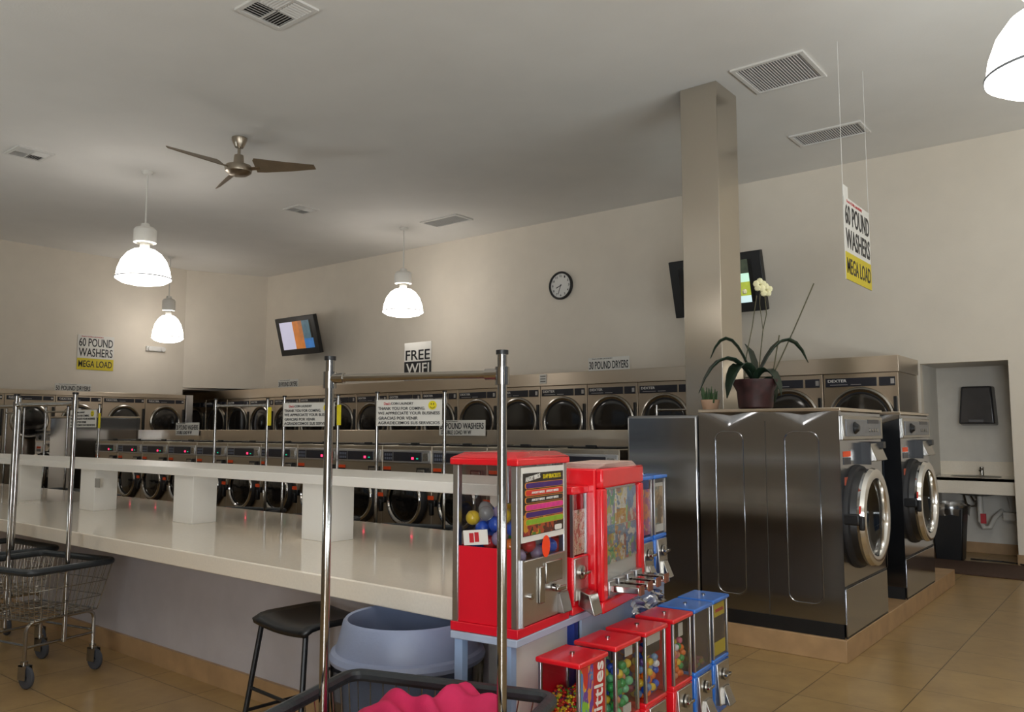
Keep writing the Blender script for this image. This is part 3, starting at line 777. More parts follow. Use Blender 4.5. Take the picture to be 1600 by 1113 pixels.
# ------------------------------------------------------------------ plants on the big washers
t = thing('potted_orchid', 'orchid with broad dark leaves in a dark red planter', 'plant', (-2.36, 5.85, 1.575))
MB().lathe([(.1, 0), (.125, .02), (.135, .14), (.165, .2), (.17, .225), (.155, .225), (.14, .19), (1e-4, .19)], 24).build('planter', POTR, t)
def leaf(pts, wd, m, name='leaf'):
    b = MB(); vs = []; fs = []
    k = len(pts)
    for i, p in enumerate(pts):
        p = Vector(p); d = (Vector(pts[min(i+1, k-1)]) - Vector(pts[max(i-1, 0)])).normalized()
        s = d.cross(Vector((0, 0, 1)));  s = s.normalized() if s.length > 1e-3 else Vector((0.62, .78, 0))
        f = i/(k-1); ww = wd * (math.sin(PI*min(1, f*.93+.07)) ** .6) + .002
        up = s.cross(d)
        vs += [p - s*ww + up*ww*.35, p, p + s*ww + up*ww*.35]
    for i in range(k-1):
        fs += [(i*3+j, i*3+j+1, i*3+j+4, i*3+j+3) for j in (0, 1)]
    b._add(vs, fs)
    o = b.build(name, m, t, angle=80)
    md = o.modifiers.new('thick', 'SOLIDIFY'); md.thickness = .004
    return o
def arc(a, L, rise, drop, n=9):
    return [(math.cos(a)*L*f, math.sin(a)*L*f, .2 + rise*math.sin(PI*min(f*.75, 1))*1.2 - drop*f*f) for f in [i/(n-1) for i in range(n)]]
ux = math.radians(38)          # sideways across the view
leaf(arc(PI+ux, .42, .22, .26), .055, LEAF)
leaf(arc(PI+ux+.5, .28, .17, .26), .07, LEAF)
leaf(arc(ux, .40, .30, .1), .05, LEAF)
leaf(arc(ux-.7, .2, .12, .2), .08, LEAF)
leaf(arc(PI+ux-.3, .32, .30, .06), .05, LEAF)
leaf([(0, 0, .2), (-.01, 0, .28), (-.02, 0, .36), (-.04, .0, .44), (-.07, .0, .5)], .06, LEAF)
leaf(arc(ux+.6, .22, .05, .18), .075, LEAF)
def stem(pts, r=.004): return MB().tube(pts, r, 6).build('flower_stem', STEM, t)
def uv(s, z): return (math.cos(ux)*s, math.sin(ux)*s, z)
stem([uv(-.08, .2), uv(-.06, .4), uv(-.01, .62), uv(.03, .86)])
fs_ = stem([uv(.02, .2), uv(.05, .45), uv(.07, .6), uv(.1, .72), uv(.09, .88)])
stem([uv(.07, .6), uv(.05, .8), uv(.06, .92)], .003)
stem([uv(.12, .2), uv(.19, .56)], .005); stem([uv(.13, .25), uv(.3, .6), uv(.46, .95)], .005)
fl = MB()
for c in (uv(.1, .9), uv(.055, .94)):
    for k in range(5):
        a = 2*PI*k/5 + .3
        fl.ball(Vector(c) + Vector((math.cos(ux)*math.cos(a), math.sin(ux)*math.cos(a), math.sin(a)))*.028, .026, 8, (1, .7, 1))
fl.ball(uv(-.06, .89), .02, 8)
fl.build('blossom', PETAL, t)
t = thing('potted_sprout', 'small pale clay pot with short green sprouts left of the orchid', 'plant', (-2.72, 5.85, 1.535))
MB().lathe([(.045, 0), (.07, .11), (.072, .125), (.06, .125), (.055, .1), (1e-4, .1)], 20).build('pot', TERRA, t)
b = MB()
for k in range(26):
    x, y = random.uniform(-.05, .05), random.uniform(-.05, .05)
    b.cyl((x, y, .1), (x*1.3+random.uniform(-.01, .01), y*1.3, .2+random.uniform(-.03, .03)), .008, .003, 6)
b.build('sprouts', LEAF2, t)

# ------------------------------------------------------------------ sink alcove
t = thing('sink_counter', 'cream wash counter with basin and tap inside the alcove', 'sink', (0, 0, 0))
MB().box(AX0+.005, AX1-.005, YB+.17, YB+.21, .72, .90).box(AX0+.005, AX1-.005, YB+.17, AY-.002, .86, .90).build('counter_slab', QUARTZ, t, bevel=.004)
box(AX0+.005, AX1-.005, AY-.03, AY-.002, .90, 1.06).build('backsplash', QUARTZ, t)
sx, sy = -1.72, YB+.52
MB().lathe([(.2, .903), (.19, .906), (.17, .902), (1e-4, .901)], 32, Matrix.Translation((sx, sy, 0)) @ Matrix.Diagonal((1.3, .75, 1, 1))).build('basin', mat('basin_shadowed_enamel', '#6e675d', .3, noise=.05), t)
MB().lathe([(.17, .84), (.15, .70), (.08, .68), (1e-4, .68)], 32, Matrix.Translation((sx, sy, 0)) @ Matrix.Diagonal((1.4, .8, 1, 1))).build('basin_underside', BLACK, t)
MB().cyl((sx+.03, AY-.12, .90), (sx+.03, AY-.12, 1.0), .022, n=14).tube([(sx+.03, AY-.12, .97), (sx+.03, AY-.2, .99), (sx+.03, AY-.24, .96)], .013, 10).build('tap', CHROMED, t)
dp = MB().cyl((sx+.02, sy+.05, .38), (sx+.02, sy+.05, .70), .03, n=14).tube([(sx+.02, sy+.05, .40), (sx+.04, sy+.06, .32), (sx+.1, sy+.1, .32), (sx+.14, sy+.16, .42), (sx+.2, AY-.02, .5)], .026, 12)
dp.build('drain_pipe', PVC, t)
box(sx+.025, sx+.08, sy+.0, sy+.02, .37, .48).build('red_tag', REDINK, t)
MB().tube([(sx-.18, AY-.05, .66), (sx-.14, AY-.15, .54), (sx-.04, AY-.2, .55), (sx, AY-.22, .66)], .012, 8).tube([(sx-.12, AY-.05, .68), (sx-.06, AY-.15, .6), (sx, AY-.2, .62)], .01, 8).build('supply_hose', CHROMED, t)
MB().tube([(sx+.26, AY-.06, .68), (sx+.29, AY-.1, .6), (sx+.3, AY-.08, .5)], .009, 8).box(sx+.22, sx+.34, AY-.12, AY-.02, .40, .49).build('valve_cover', PVC, t)
t = thing('towel_dispenser', 'dark grey paper towel dispenser on the alcove wall', 'dispenser', (-1.71, AY-.002, 1.48))
b = MB(); b.hexa([(-.19, 0, 0), (.2, 0, 0), (.19, -.2, .02), (-.18, -.2, .02)], [(-.17, 0, .46), (.18, 0, .46), (.16, -.15, .46), (-.15, -.15, .46)])
b.build('housing', mat('smoked_grey_plastic', '#2f2e31', .22, noise=.1), t, bevel=.02, seg=3)
box(-.08, .08, -.205, -.17, .035, .075).build('towel_slot', mat('translucent_grey', '#5e5d60', .3, noise=.1), t, bevel=.01)
t = thing('waste_bin', 'black lined waste bin under the alcove sink', 'bin', (-1.93, YB+.06, 0))
b = MB(); b.hexa([(-.13, -.11, 0), (.13, -.11, 0), (.13, .11, 0), (-.13, .11, 0)], [(-.17, -.15, .58), (.17, -.15, .58), (.17, .15, .58), (-.17, .15, .58)])
b.build('bin_body', BLACK, t, bevel=.015)
bl = MB()
bl.lathe([(.205, .5), (.215, .55), (.22, .6), (.2, .63), (.19, .6)], 20, Matrix.Diagonal((.98, .86, 1, 1)))
for i, v in enumerate(bl.v): bl.v[i] = (v[0]+random.uniform(-.008, .008), v[1]+random.uniform(-.008, .008), v[2]+random.uniform(-.015, .02))
bl.build('bin_liner', FILM, t)
tag(box(-2.25, -.3, 9.22, 10.12, 0, .014).build('floor_mat', MATB, bevel=.005), 'dark brown floor mat in front of the sink alcove', 'mat')
tag(MB().tube([(-1.75, 10.3, .012), (-1.62, 10.22, .022), (-1.45, 10.3, .012), (-1.32, 10.2, .022), (-1.2, 10.08, .024), (-1.05, 10.02, .024), (-.6, 10.06, .024)], .008, 8).build('power_cord', BLACKR), 'thin black cord lying on the floor by the alcove', 'cord')

# ------------------------------------------------------------------ stool and trash can
t = thing('bar_stool', 'black backless stool tucked under the folding counter', 'stool', (-3.0, 2.36, 0), math.radians(-4))
b = MB(); n = 10; hw = .2
vs = []; fs = []
for i in range(n+1):
    for j in range(n+1):
        u, v = -1+2*i/n, -1+2*j/n
        z = .61 + .012*(u*u) - .05*max(0, abs(v)-.72)**1.2*2.2 - .012*(1-u*u)*(1-v*v)
        vs.append((u*hw, v*hw, z))
for i in range(n):
    for j in range(n):
        a = i*(n+1)+j; fs.append((a, a+n+1, a+n+2, a+1))
b._add(vs, fs)
o = b.build('seat', BLACK, t, angle=80)
md = o.modifiers.new('thick', 'SOLIDIFY'); md.thickness = .025; md.offset = -1
for sx in (-1, 1):
    for sy in (-1, 1):
        MB().cyl((sx*.235, sy*.235, 0), (sx*.17, sy*.165, .59), .012, n=10).build('leg', BLACK, t)
fr = MB()
for s in (-1, 1): fr.cyl((s*.215, -.21, .2), (s*.215, .21, .2), .008, n=8).cyl((-.19, s*.2, .3), (.19, s*.2, .3), .008, n=8)
fr.build('footrest', BLACK, t)

t = thing('trash_can', 'round grey-blue trash can with a raised open lid and clear liner', 'trash can', (-2.375, 2.318, 0))
MB().lathe([(1e-4, 0), (.21, 0), (.215, .01), (.25, .54), (.25, .55), (.24, .55), (.205, .02), (1e-4, .02)], 48).build('can', BINB, t)
MB().lathe([(.262, .545), (.292, .545), (.296, .56), (.288, .578), (.272, .584), (.268, .6), (.262, .62), (.245, .69), (.236, .70), (.228, .695), (.236, .65), (.25, .6), (.25, .56)], 56, closed=True).build('lid', BINB, t)
b = MB(); prof = [(.262, .555), (.29, .54), (.287, .48), (.282, .40), (.27, .30), (.262, .22)]
b.lathe(prof, 60)
for i, v in enumerate(b.v):
    j = i % len(prof)
    if j > 0:
        a = math.atan2(v[1], v[0]); k = 1 + .02*math.sin(a*17)*min(1, j/2) + .012*math.sin(a*41+j)
        b.v[i] = (v[0]*k, v[1]*k, v[2] + (.02*math.sin(a*5) if j == len(prof)-1 else 0))
b.build('liner', FILM, t, angle=80)
t.scale = (1.03, 1.03, 1)

# ------------------------------------------------------------------ cloth in the front cart
b = MB(); n = 26; vs = []; fs = []
for i in range(n+1):
    for j in range(n+1):
        u, v = -1+2*i/n, -1+2*j/n
        r = math.hypot(u, v)
        e = max(0, 1-abs(u)**4)*max(0, 1-abs(v)**4)
        z = .40 + .17*e + .11*math.exp(-((u-.30-.25*(v-.6))**2*60+(v-.6)**2*4)) + .13*math.exp(-((u-.68+.2*(v-.6))**2*16+(v-.62)**2*5)) + .06*math.exp(-((u+.25)**2*5+(v-.1)**2*5))
        z += .022*abs(math.sin(7*u+3*v))*e
        z += .018*math.sin(10*u+4*math.sin(5*v)) * math.exp(-r*.6) + .012*math.sin(15*v+5*u)*math.exp(-r*.6)
        vs.append((u*.29, v*.205, z))
for i in range(n):
    for j in range(n):
        a = i*(n+1)+j; fs.append((a, a+n+1, a+n+2, a+1))
b._add(vs, fs)
o = b.build('laundry_bag', MAGENTA, loc=(-1.69, 1.67, .03), rotz=math.radians(18), angle=80)
md = o.modifiers.new('thick', 'SOLIDIFY'); md.thickness = .006
md = o.modifiers.new('sub', 'SUBSURF'); md.levels = 1; md.render_levels = 1
tag(o, 'crumpled magenta cloth bag lying in the front laundry cart', 'laundry bag')

# ------------------------------------------------------------------ vending rack
AU = math.radians(97)
def U(s, dpt, z, base=(-1.69, 2.143)):      # along the upper row, s from its near end, dpt back from the front
    return (base[0] + math.cos(AU)*s - math.sin(AU)*dpt, base[1] + math.sin(AU)*s + math.cos(AU)*dpt, z)
t = thing('vending_rack', 'pale blue metal rack carrying two tiers of small vending machines', 'rack', (*U(0, 0, 0)[:2], 0), AU)
MB().box(-.01, 1.37, -.005, .262, .722, .747).build('upper_tray', RACKG, t, bevel=.003)
MB().box(.49, 1.34, .012, .022, .62, .722).build('front_board', RACKG, t)
MB().box(.03, .444, .05, .058, .18, .722).build('white_back_board', LAMIN, t)
MB().box(.476, 1.3, .05, .058, .18, .722).build('blue_back_board', RACKB, t)
for x in (.012, .46, .9, 1.32):
    box(x-.016, x+.016, .02, .052, 0, .722).build('post', RACKB if x != .46 else BLUED, t)
    box(x-.016, x+.016, .215, .247, 0, .722).build('post', RACKB, t)
MB().box(0, 1.3, -.2, .1, .155, .178).build('lower_tray', RACKG, t, bevel=.003)
MB().box(0, 1.3, -.2, -.188, 0, .155).build('kick_board', RACKG, t)

def pane_box(x0, x1, y0, y1, z0, z1): return MB().box(x0, x1, y0, y1, z0, z1)
def coin_mech(t, x, y, z, s=1.0, parts=True):
    p = MB().lathe([(.03*s, 0), (.03*s, .008), (.022*s, .012), (1e-4, .012)], 20, FACE(x, y, z)).build('coin_plate', CHROMED, t)
    k = MB().box(x-.034*s, x+.034*s, y-.028*s, y-.012*s, z-.007*s, z+.007*s).cyl((x, y-.03*s, z), (x, y, z), .008*s, n=10)
    k.build('turn_handle', CHROME, p, bevel=.003*s)
    return p
CAPS = {'blue': '#2156c8', 'orange': '#f07a24', 'green': '#2f9a4c', 'yellow': '#e8c63a', 'lilac': '#a593b5', 'smoke': '#8f9092', 'red': '#cf2430',
        'mint': '#72c48d', 'peach': '#ea9a72', 'white': '#e6e6e8', 'pink': '#e2678a', 'sky': '#7fa6d0', 'purple': '#6f4f92'}
CAPM = {k: mat('capsule_' + k, v, .25, noise=.05, coat=.3) for k, v in CAPS.items()}
BALLS = {}
def ball_obj(name, r, col, loc, label, group):
    key = (name, r, col)
    if key not in BALLS:
        m = MB().ball((0, 0, 0), r, 14)
        if name == 'toy_capsule': m.lathe([(r*1.0, -.0015), (r*1.05, -.001), (r*1.05, .001), (r*1.0, .0015)], 16)
        o = m.build(name, CAPM[col]); BALLS[key] = o
        first = True
    else:
        o = BALLS[key].copy(); COL.objects.link(o)
    o.location = loc; o.rotation_euler = (random.uniform(0, 3), random.uniform(0, 3), random.uniform(0, 3))
    return tag(o, label, 'capsule' if 'capsule' in name else 'gumball', group)
def pack(x0, x1, y0, y1, z0, n, r, front_bias=True):
    """settled balls: lowest free spot, tried at random places"""
    pts = []
    for _ in range(n):
        best = None
        for _ in range(60):
            x, y = random.uniform(x0+r, x1-r), random.uniform(y0+r, y1-r)
            z = z0 + r
            for p in pts:
                d2 = (p[0]-x)**2 + (p[1]-y)**2
                if d2 < 4*r*r: z = max(z, p[2] + math.sqrt(4*r*r - d2))
            if best is None or z < best[2]: best = (x, y, z)
        pts.append(best)
    return pts
def fill(root, rot, pts, r, cols, kind, where, group):
    M = Matrix.Translation(root.location) @ Matrix.Rotation(rot, 4, 'Z')
    for p in pts:
        c = random.choice(cols)
        ball_obj(kind, r, c, M @ Vector(p), '%s %s %s' % (c, 'toy capsule' if kind == 'toy_capsule' else 'ball', where), group)

# --- the tall capsule machine at the near end
W, D, H = .355, .262, .597
t = thing('capsule_machine', 'tall red capsule machine with bracelet poster at the near end of the upper tier', 'vending machine', U(W/2, 0, .748), AU, 'vending machines on the upper tier')
MB().box(-W/2-.004, W/2+.004, -.004, D+.004, 0, .03).box(-W/2+.012, W/2-.012, .02, D-.012, .03, .225).box(-W/2+.006, -W/2+.012, .02, D-.012, .03, .285).box(W/2-.012, W/2-.006, .02, D-.012, .03, .285).box(-W/2+.012, W/2-.012, D-.016, D-.010, .225, .285).build('red_base', REDD, t, bevel=.002)
l_ = MB(); l_.box(-W/2-.008, W/2+.008, -.008, D+.008, H-.035, H-.012)
l_.hexa([(-W/2-.008, -.008, H-.012), (W/2+.008, -.008, H-.012), (W/2+.008, D+.008, H-.012), (-W/2-.008, D+.008, H-.012)],
        [(-W/2+.03, .03, H+.008), (W/2-.03, .03, H+.008), (W/2-.03, D-.03, H+.008), (-W/2+.03, D-.03, H+.008)])
l_.build('lid', REDP, t, bevel=.004)
for x in (-1, 1):
    for y in (0, 1):
        a = x*(W/2-.012); bb = D-.012 if y else .012
        box(a-.012, a+.012, bb-.012, bb+.012, .028, H-.035).build('corner_post', ALU, t, bevel=.003)
for x in (-1, 1): box(x*(W/2-.006)-.001, x*(W/2-.006)+.001, .02, D-.02, .285, H-.035).build('side_pane', CLEAR, t)
box(-W/2+.02, W/2-.02, D-.004, D-.002, .285, H-.035).build('rear_pane', CLEAR, t)
box(-W/2+.02, W/2-.02, .004, .006, .245, H-.035).build('front_pane', CLEAR, t)
P0, P1, PW = .305, .555, .30
po = box(-PW/2, PW/2, -.001, .002, P0, P1).build('poster', PAPER, t)
box(-PW/2+.008, PW/2-.008, -.0025, 0, P0+.02, P1-.02).build('poster_ground', mat('poster_dark', '#2b2622', .4, noise=.1), po)
for i, c in enumerate(('#46246e', '#d3372c', '#241d1c', '#d9388a', '#46246e', '#86ad2e')):
    z = P1 - .062 - i*.0245
    MB().prism(rrect(PW-.03, .021, .0095), -.001, .001, FACE(.004, -.0035, z)).build('bracelet_band', mat('band_rim', '#e0913c', .4, noise=.03), po)
    MB().prism(rrect(PW-.037, .0175, .0085), -.001, .001, FACE(.004, -.0045, z)).build('bracelet_band', mat('band' + c, c, .4, noise=.12, nscale=60), po)
for z in (P1-.062-.0245, P1-.062-.049): letter('ANGRY BIRDS   ANGRY BIRDS', .19, .008, PAPER, po, .004, -.0062, z)
letter('ANGRY BIRDS', .10, .016, PAPER, po, -.08, -.0045, P1-.036, roty=-.12)
letter('SLAP BRACELETS', .13, .015, mat('title_yellow', '#d8c21f', .4, noise=.03), po, .055, -.0045, P1-.035)
box(-PW/2+.01, PW/2-.01, -.0035, -.001, P0+.022, P0+.095).build('poster_scene', cells_mat('poster_patches', ['#a5482a', '#5a2c22', '#c48b2c', '#4f7a2a', '#8c2a2a', '#30231d'], 26), po)
MB().prism(rrect(.05, .018, .006), -.001, .001, FACE(.1, -.0045, P0+.032)).build('price_panel', PAPER, po)
MB().lathe([(.028, 0), (.028, .001), (1e-4, .001)], 28, FACE(.01, -.004, .278) @ Matrix.Diagonal((1, 1.35, 1, 1))).build('round_price_sticker', ORANGEF, t)
cp = box(-W/2+.024, W/2-.024, -.004, .012, .032, .245).build('coin_door', PLATE, t, bevel=.003)
box(-W/2+.022, -W/2+.032, -.008, 0, .03, .25).build('hinge_strip', ALU, cp)
box(.0, .12, -.012, -.003, .15, .225).build('coin_entry', CHROMED, cp, bevel=.004)
MB().box(-.045, -.012, -.014, -.003, .09, .215).build('coin_return', CHROMED, cp, bevel=.004)
MB().cyl((.06, -.035, .13), (.06, -.004, .13), .013, n=14).box(.03, .095, -.04, -.028, .122, .138).build('turn_handle', CHROME, cp, bevel=.003)
MB().cyl((-.1, -.014, .125), (-.1, -.004, .125), .01, n=14).build('lock', CHROME, cp)
b = MB(); b.hexa([(.095, -.03, .035), (.16, -.03, .035), (.16, -.002, .035), (.095, -.002, .035)], [(.095, -.012, .105), (.16, -.012, .105), (.16, -.002, .105), (.095, -.002, .105)])
b.build('delivery_flap', mat('dark_flap_steel', '#7d7772', .35, .9, noise=.1), cp, bevel=.003)
cd = box(0, .1, 0, .001, 0, .05).build('price_card', PAPER, t); cd.location = (-W/2+.0035, .215, .287); cd.rotation_euler = (0, -.1, -R90)
MB().box(.025, .043, -.0012, 0, .008, .040).box(.047, .064, -.0012, 0, .01, .042).build('card_print', REDINK, cd)
fill(t, AU, pack(-W/2+.02, W/2-.02, .012, D-.02, .227, 78, .0255), .0255, ['blue', 'orange', 'green', 'yellow', 'lilac', 'smoke', 'lilac', 'red', 'blue'], 'toy_capsule',
     'inside the tall machine with the bracelet poster', 'capsules in the tall machine')

# --- narrow red machine
t = thing('candy_machine', 'narrow red machine squeezed between the tall one and the sticker cabinet', 'vending machine', U(.46, .0, .748), AU, 'vending machines on the upper tier')
w = .125
MB().box(-w/2, w/2, .0, .2, 0, .03).hexa([(-w/2, 0, .03), (w/2, 0, .03), (w/2, .2, .03), (-w/2, .2, .03)], [(-w/2, .0, .21), (w/2, .0, .21), (w/2, .2, .21), (-w/2, .2, .21)]).build('body', REDP, t, bevel=.004)
box(-w/2-.004, w/2+.004, -.004, .2, .44, .47).build('lid', REDP, t, bevel=.005)
for x in (-1, 1): box(x*(w/2-.006)-.005, x*(w/2-.006)+.005, 0, .012, .21, .44).build('corner_post', ALU, t)
box(-w/2+.01, w/2-.01, .19, .2, .21, .44).build('rear_panel', REDD, t)
box(-w/2+.008, w/2-.008, .004, .006, .215, .44).build('front_pane', CLEAR, t)
box(-w/2+.01, w/2-.01, .008, .012, .215, .38).build('picture_card', cells_mat('beige_pattern_card', ['#d9c7a8', '#b9766a', '#7d8c6a', '#e4d8c4', '#c98e74'], 45), t)
box(-w/2+.008, w/2-.008, -.006, .004, .05, .205).build('coin_door', PLATE, t, bevel=.003)
coin_mech(t, 0, -.006, .15, .9)
b = MB(); b.hexa([(-.035, -.075, .0), (.035, -.075, .0), (.035, -.005, .03), (-.035, -.005, .03)], [(-.035, -.055, .075), (.035, -.055, .075), (.035, -.004, .09), (-.035, -.004, .09)])
b.build('delivery_chute', CHROMED, t, bevel=.004)

# --- sticker cabinet
W, D, H = .465, .24, .545
t = thing('sticker_machine', 'wide red sticker cabinet with colourful sheets behind glass', 'vending machine', U(.528+W/2, -.05, .735), AU+math.radians(3), 'vending machines on the upper tier')
b = MB().box(-W/2, W/2, .03, D, 0, H)
for a in ((-W/2, W/2, 0, .045), (-W/2, W/2, H-.075, H), (-W/2, -W/2+.05, .045, H-.075), (W/2-.05, W/2, .045, H-.075)):
    b.box(a[0], a[1], 0, .03, a[2], a[3])
b.build('cabinet', REDP, t, bevel=.008)
bp = box(-W/2+.05, W/2-.05, .022, .03, .045, H-.075).build('back_card', PAPER, t)
art = [['#9fc67e', '#aaa0c6', '#d9cb6f', '#6aa98a', '#e9e4d6', '#c79a6a'], ['#dba66a', '#f0ece0', '#8d9db0', '#e4cb70', '#ba7e6e', '#7a94b4'], ['#83a6cc', '#9fc27e', '#a693b6', '#dfd8c8', '#7690b4', '#cc7d74']]
cw = (W-.1)/3
for i in range(3):
    x = -W/2+.05+cw*i
    for j, (a, c) in enumerate(((.318, H-.085), (.172, .313))):
        box(x+.006, x+cw-.006, .016, .023, a, c).build('sticker_sheet', cells_mat('sticker_art_%d_%d' % (i, j), art[i][j:] + art[i][:j], 26+6*j), bp)
letter('STICKERS', cw*.8, .035, mat('sticker_blue', '#7aa3c8', .4, noise=.03), bp, -W/2+.05+cw*.5, .0145, .305)
letter('TATTOO', cw*.85, .035, mat('tattoo_orange', '#d99a3a', .4, noise=.03), bp, 0, .0145, .36)
box(-W/2+.05, W/2-.05, .01, .013, .045, H-.075).build('front_pane', CLEAR, t)
for i in range(4):
    x = -W/2 + .082 + i*.1
    q = MB().box(x-.034, x+.034, -.006, .022, .06, .115).build('slide_housing', ALU, t, bevel=.004)
    MB().box(x-.026, x+.026, -.12, .0, .075, .1).build('coin_slide', CHROME, q, bevel=.003)
    box(x-.02, x+.02, -.126, -.118, .07, .105).build('slide_grip', mat('copper_grip', '#8e5a45', .4, .5, noise=.05), q)
b = MB()
for i in range(5): b.box(-.2+.006*i, .17+.004*i, .02, .2, H+.004*i, H+.004*i+.0025, Matrix.Rotation(.03*i-.05, 4, 'Z'))
o = b.build('paper_pile', PINKP, loc=t.location, rotz=AU+math.radians(3)); o.location.z = .735
tag(o, 'pinkish loose papers lying on top of the red sticker cabinet', 'papers')

def bulk_machine(label, loc, rot, w, d, h, hb, body, glass, content=None, card=None, lid_m=None, group=None, name='gumball_machine', chute=True, back=None, solid=False):
    """small square machine: tapered base with coin mechanism, glazed head with metal posts, flat lid"""
    t = thing(name, label, 'vending machine', loc, rot, group)
    b = MB()
    b.hexa([(-w*.42, .01, 0), (w*.42, .01, 0), (w*.42, d*.95, 0), (-w*.42, d*.95, 0)], [(-w/2, .0, hb-.02), (w/2, .0, hb-.02), (w/2, d, hb-.02), (-w/2, d, hb-.02)])
    b.box(-w/2, w/2, 0, d, hb-.02, hb)
    b.build('body', body, t, bevel=.006)
    lm = lid_m or body
    l_ = MB().box(-w/2-.006, w/2+.006, -.006, d+.006, h-.018, h)
    l_.build('lid', lm, t, bevel=.006, seg=3)
    MB().lathe([(.009, 0), (.009, .006), (1e-4, .008)], 14, Matrix.Translation((0, d/2, h))).build('lid_lock', CHROME, t)
    for x in (-1, 1):
        for y in (0, 1):
            a = x*(w/2-.007); bb = d-.007 if y else .007
            box(a-.006, a+.006, bb-.006, bb+.006, hb, h-.018).build('corner_post', ALU, t, bevel=.002)
    for x in (-1, 1): box(x*(w/2-.004)-.001, x*(w/2-.004)+.001, .012, d-.012, hb, h-.018).build('side_pane', body if solid and x < 0 else glass, t)
    box(-w/2+.012, w/2-.012, .003, .005, hb, h-.018).build('front_pane', glass, t)
    box(-w/2+.012, w/2-.012, d-.006, d-.003, hb, h-.018).build('rear_panel', back or glass, t)
    if card:
        for ci, (x0, x1, z0, z1, m, nm) in enumerate(card): box(x0*w, x1*w, .010-.0015*ci, .0125, hb+z0*(h-hb), hb+z1*(h-hb)).build(nm, m, t)
    cd = MB(); cd.hexa([(-w*.34, -.014, hb-.2 if hb > .22 else .02), (w*.34, -.014, hb-.2 if hb > .22 else .02), (w*.34, .02, hb-.2 if hb > .22 else .02), (-w*.34, .02, hb-.2 if hb > .22 else .02)],
                       [(-w*.38, -.006, hb-.022), (w*.38, -.006, hb-.022), (w*.38, .02, hb-.022), (-w*.38, .02, hb-.022)])
    cd.build('coin_door', PLATE, t, bevel=.003)
    coin_mech(t, 0, -.012, hb-.075, .85)
    if chute:
        z = max(.01, hb-.2)
        f = MB(); f.hexa([(-w*.2, -.05, z), (w*.2, -.05, z), (w*.2, 0, z), (-w*.2, 0, z)], [(-w*.17, -.02, z+.075), (w*.17, -.02, z+.075), (w*.17, 0, z+.075), (-w*.17, 0, z+.075)])
        f.build('delivery_chute', CHROMED, t, bevel=.003)
    return t
# --- blue pair at the far end of the upper tier
cA = cells_mat('purple_orange_card', ['#b04a7a', '#e0803a', '#8a4aa0', '#d85a6a', '#e0a85a'], 30)
cB = cells_mat('portrait_card', ['#8a6a4a', '#c8a880', '#6a5038', '#a98a62', '#7c8a86'], 24)
for s, lab, cards in ((1.115, 'blue machine beside the sticker cabinet on the upper tier, purple card in front', [(-.42, .42, .03, .78, cA, 'picture_card')]),
                      (1.283, 'blue machine at the far end of the upper tier, brown card in front', [(-.4, .4, .03, .86, PAPER, 'card_border'), (-.34, .34, .16, .8, cB, 'picture_card')])):
    q = bulk_machine(lab, U(s, -.0, .748), AU, .145, .17, .475, .205, BLUEP, CLEAR, card=cards, group='vending machines on the upper tier', name='candy_machine', solid='far end' in lab)
# hanging plastic bag under the tier
b = MB(); n = 14; vs = []; fs = []
for i in range(n+1):
    for j in range(n+1):
        u, v = i/n, j/n
        vs.append((u*.36, -.018 - .022*math.sin(PI*u)*math.sin(PI*v) + .009*math.sin(19*u+7*v) + .007*math.sin(31*v-9*u), .605 + .115*v + .012*math.sin(11*u)))
for i in range(n):
    for j in range(n):
        a = i*(n+1)+j; fs.append((a, a+n+1, a+n+2, a+1))
b._add(vs, fs)
o = b.build('plastic_bag', glass_mat('blue_tinted_film', '#b9c4ea', .25, .15), loc=U(.86, -.01, 0), rotz=AU, angle=70)
tag(o, 'crumpled clear plastic bag hung below the upper tier of machines', 'bag')

# --- lower tier
AL = math.radians(94)
row = [(-1.509, 2.235), (-1.527, 2.487), (-1.545, 2.727), (-1.560, 2.975), (-1.577, 3.195), (-1.596, 3.415)]
HL, HBL = .502, .245
specs = [('red machine full of tiny multicoloured candies, nearest on the lower tier', REDP, REDD, None),
         ('red machine of mostly green capsules, second on the lower tier', REDP, None, [(.0, .3, .78, .97, PAPER, 'price_label'), (-.1, .2, .02, .14, PAPER, 'lower_label')]),
         ('red machine of mixed bright capsules, third on the lower tier', REDP, None, [(-.35, .3, .78, .93, PAPER, 'price_label'), (-.4, .25, .64, .78, NAVY, 'dark_label')]),
         ('red machine of yellow and pink gumballs, fourth on the lower tier', REDP, None, [(-.1, .12, .68, .88, PAPER, 'price_label')]),
         ('blue machine nearly empty of candy, fifth on the lower tier', BLUEP, None, None),
         ('blue machine with yellow poster at the far end of the lower tier', BLUEP, BLUED, [(-.36, .36, .02, .95, NAVY, 'poster'), (-.36, .36, .68, .9, YELLOW, 'poster_heading'), (-.36, .36, .04, .26, YELLOW, 'poster_foot')])]
roots = []
for (x, y), (lab, body, back, cards) in zip(row, specs):
    w, d = .185, .16
    loc = (x + math.cos(AL)*w/2, y + math.sin(AL)*w/2, .180)
    q = bulk_machine(lab, loc, AL, w, d, HL, HBL, body, TINTED if 'fifth' in lab else CLEAR, card=cards, group='vending machines on the lower tier', back=back, solid='fourth' in lab or 'far end' in lab)
    roots.append(q)
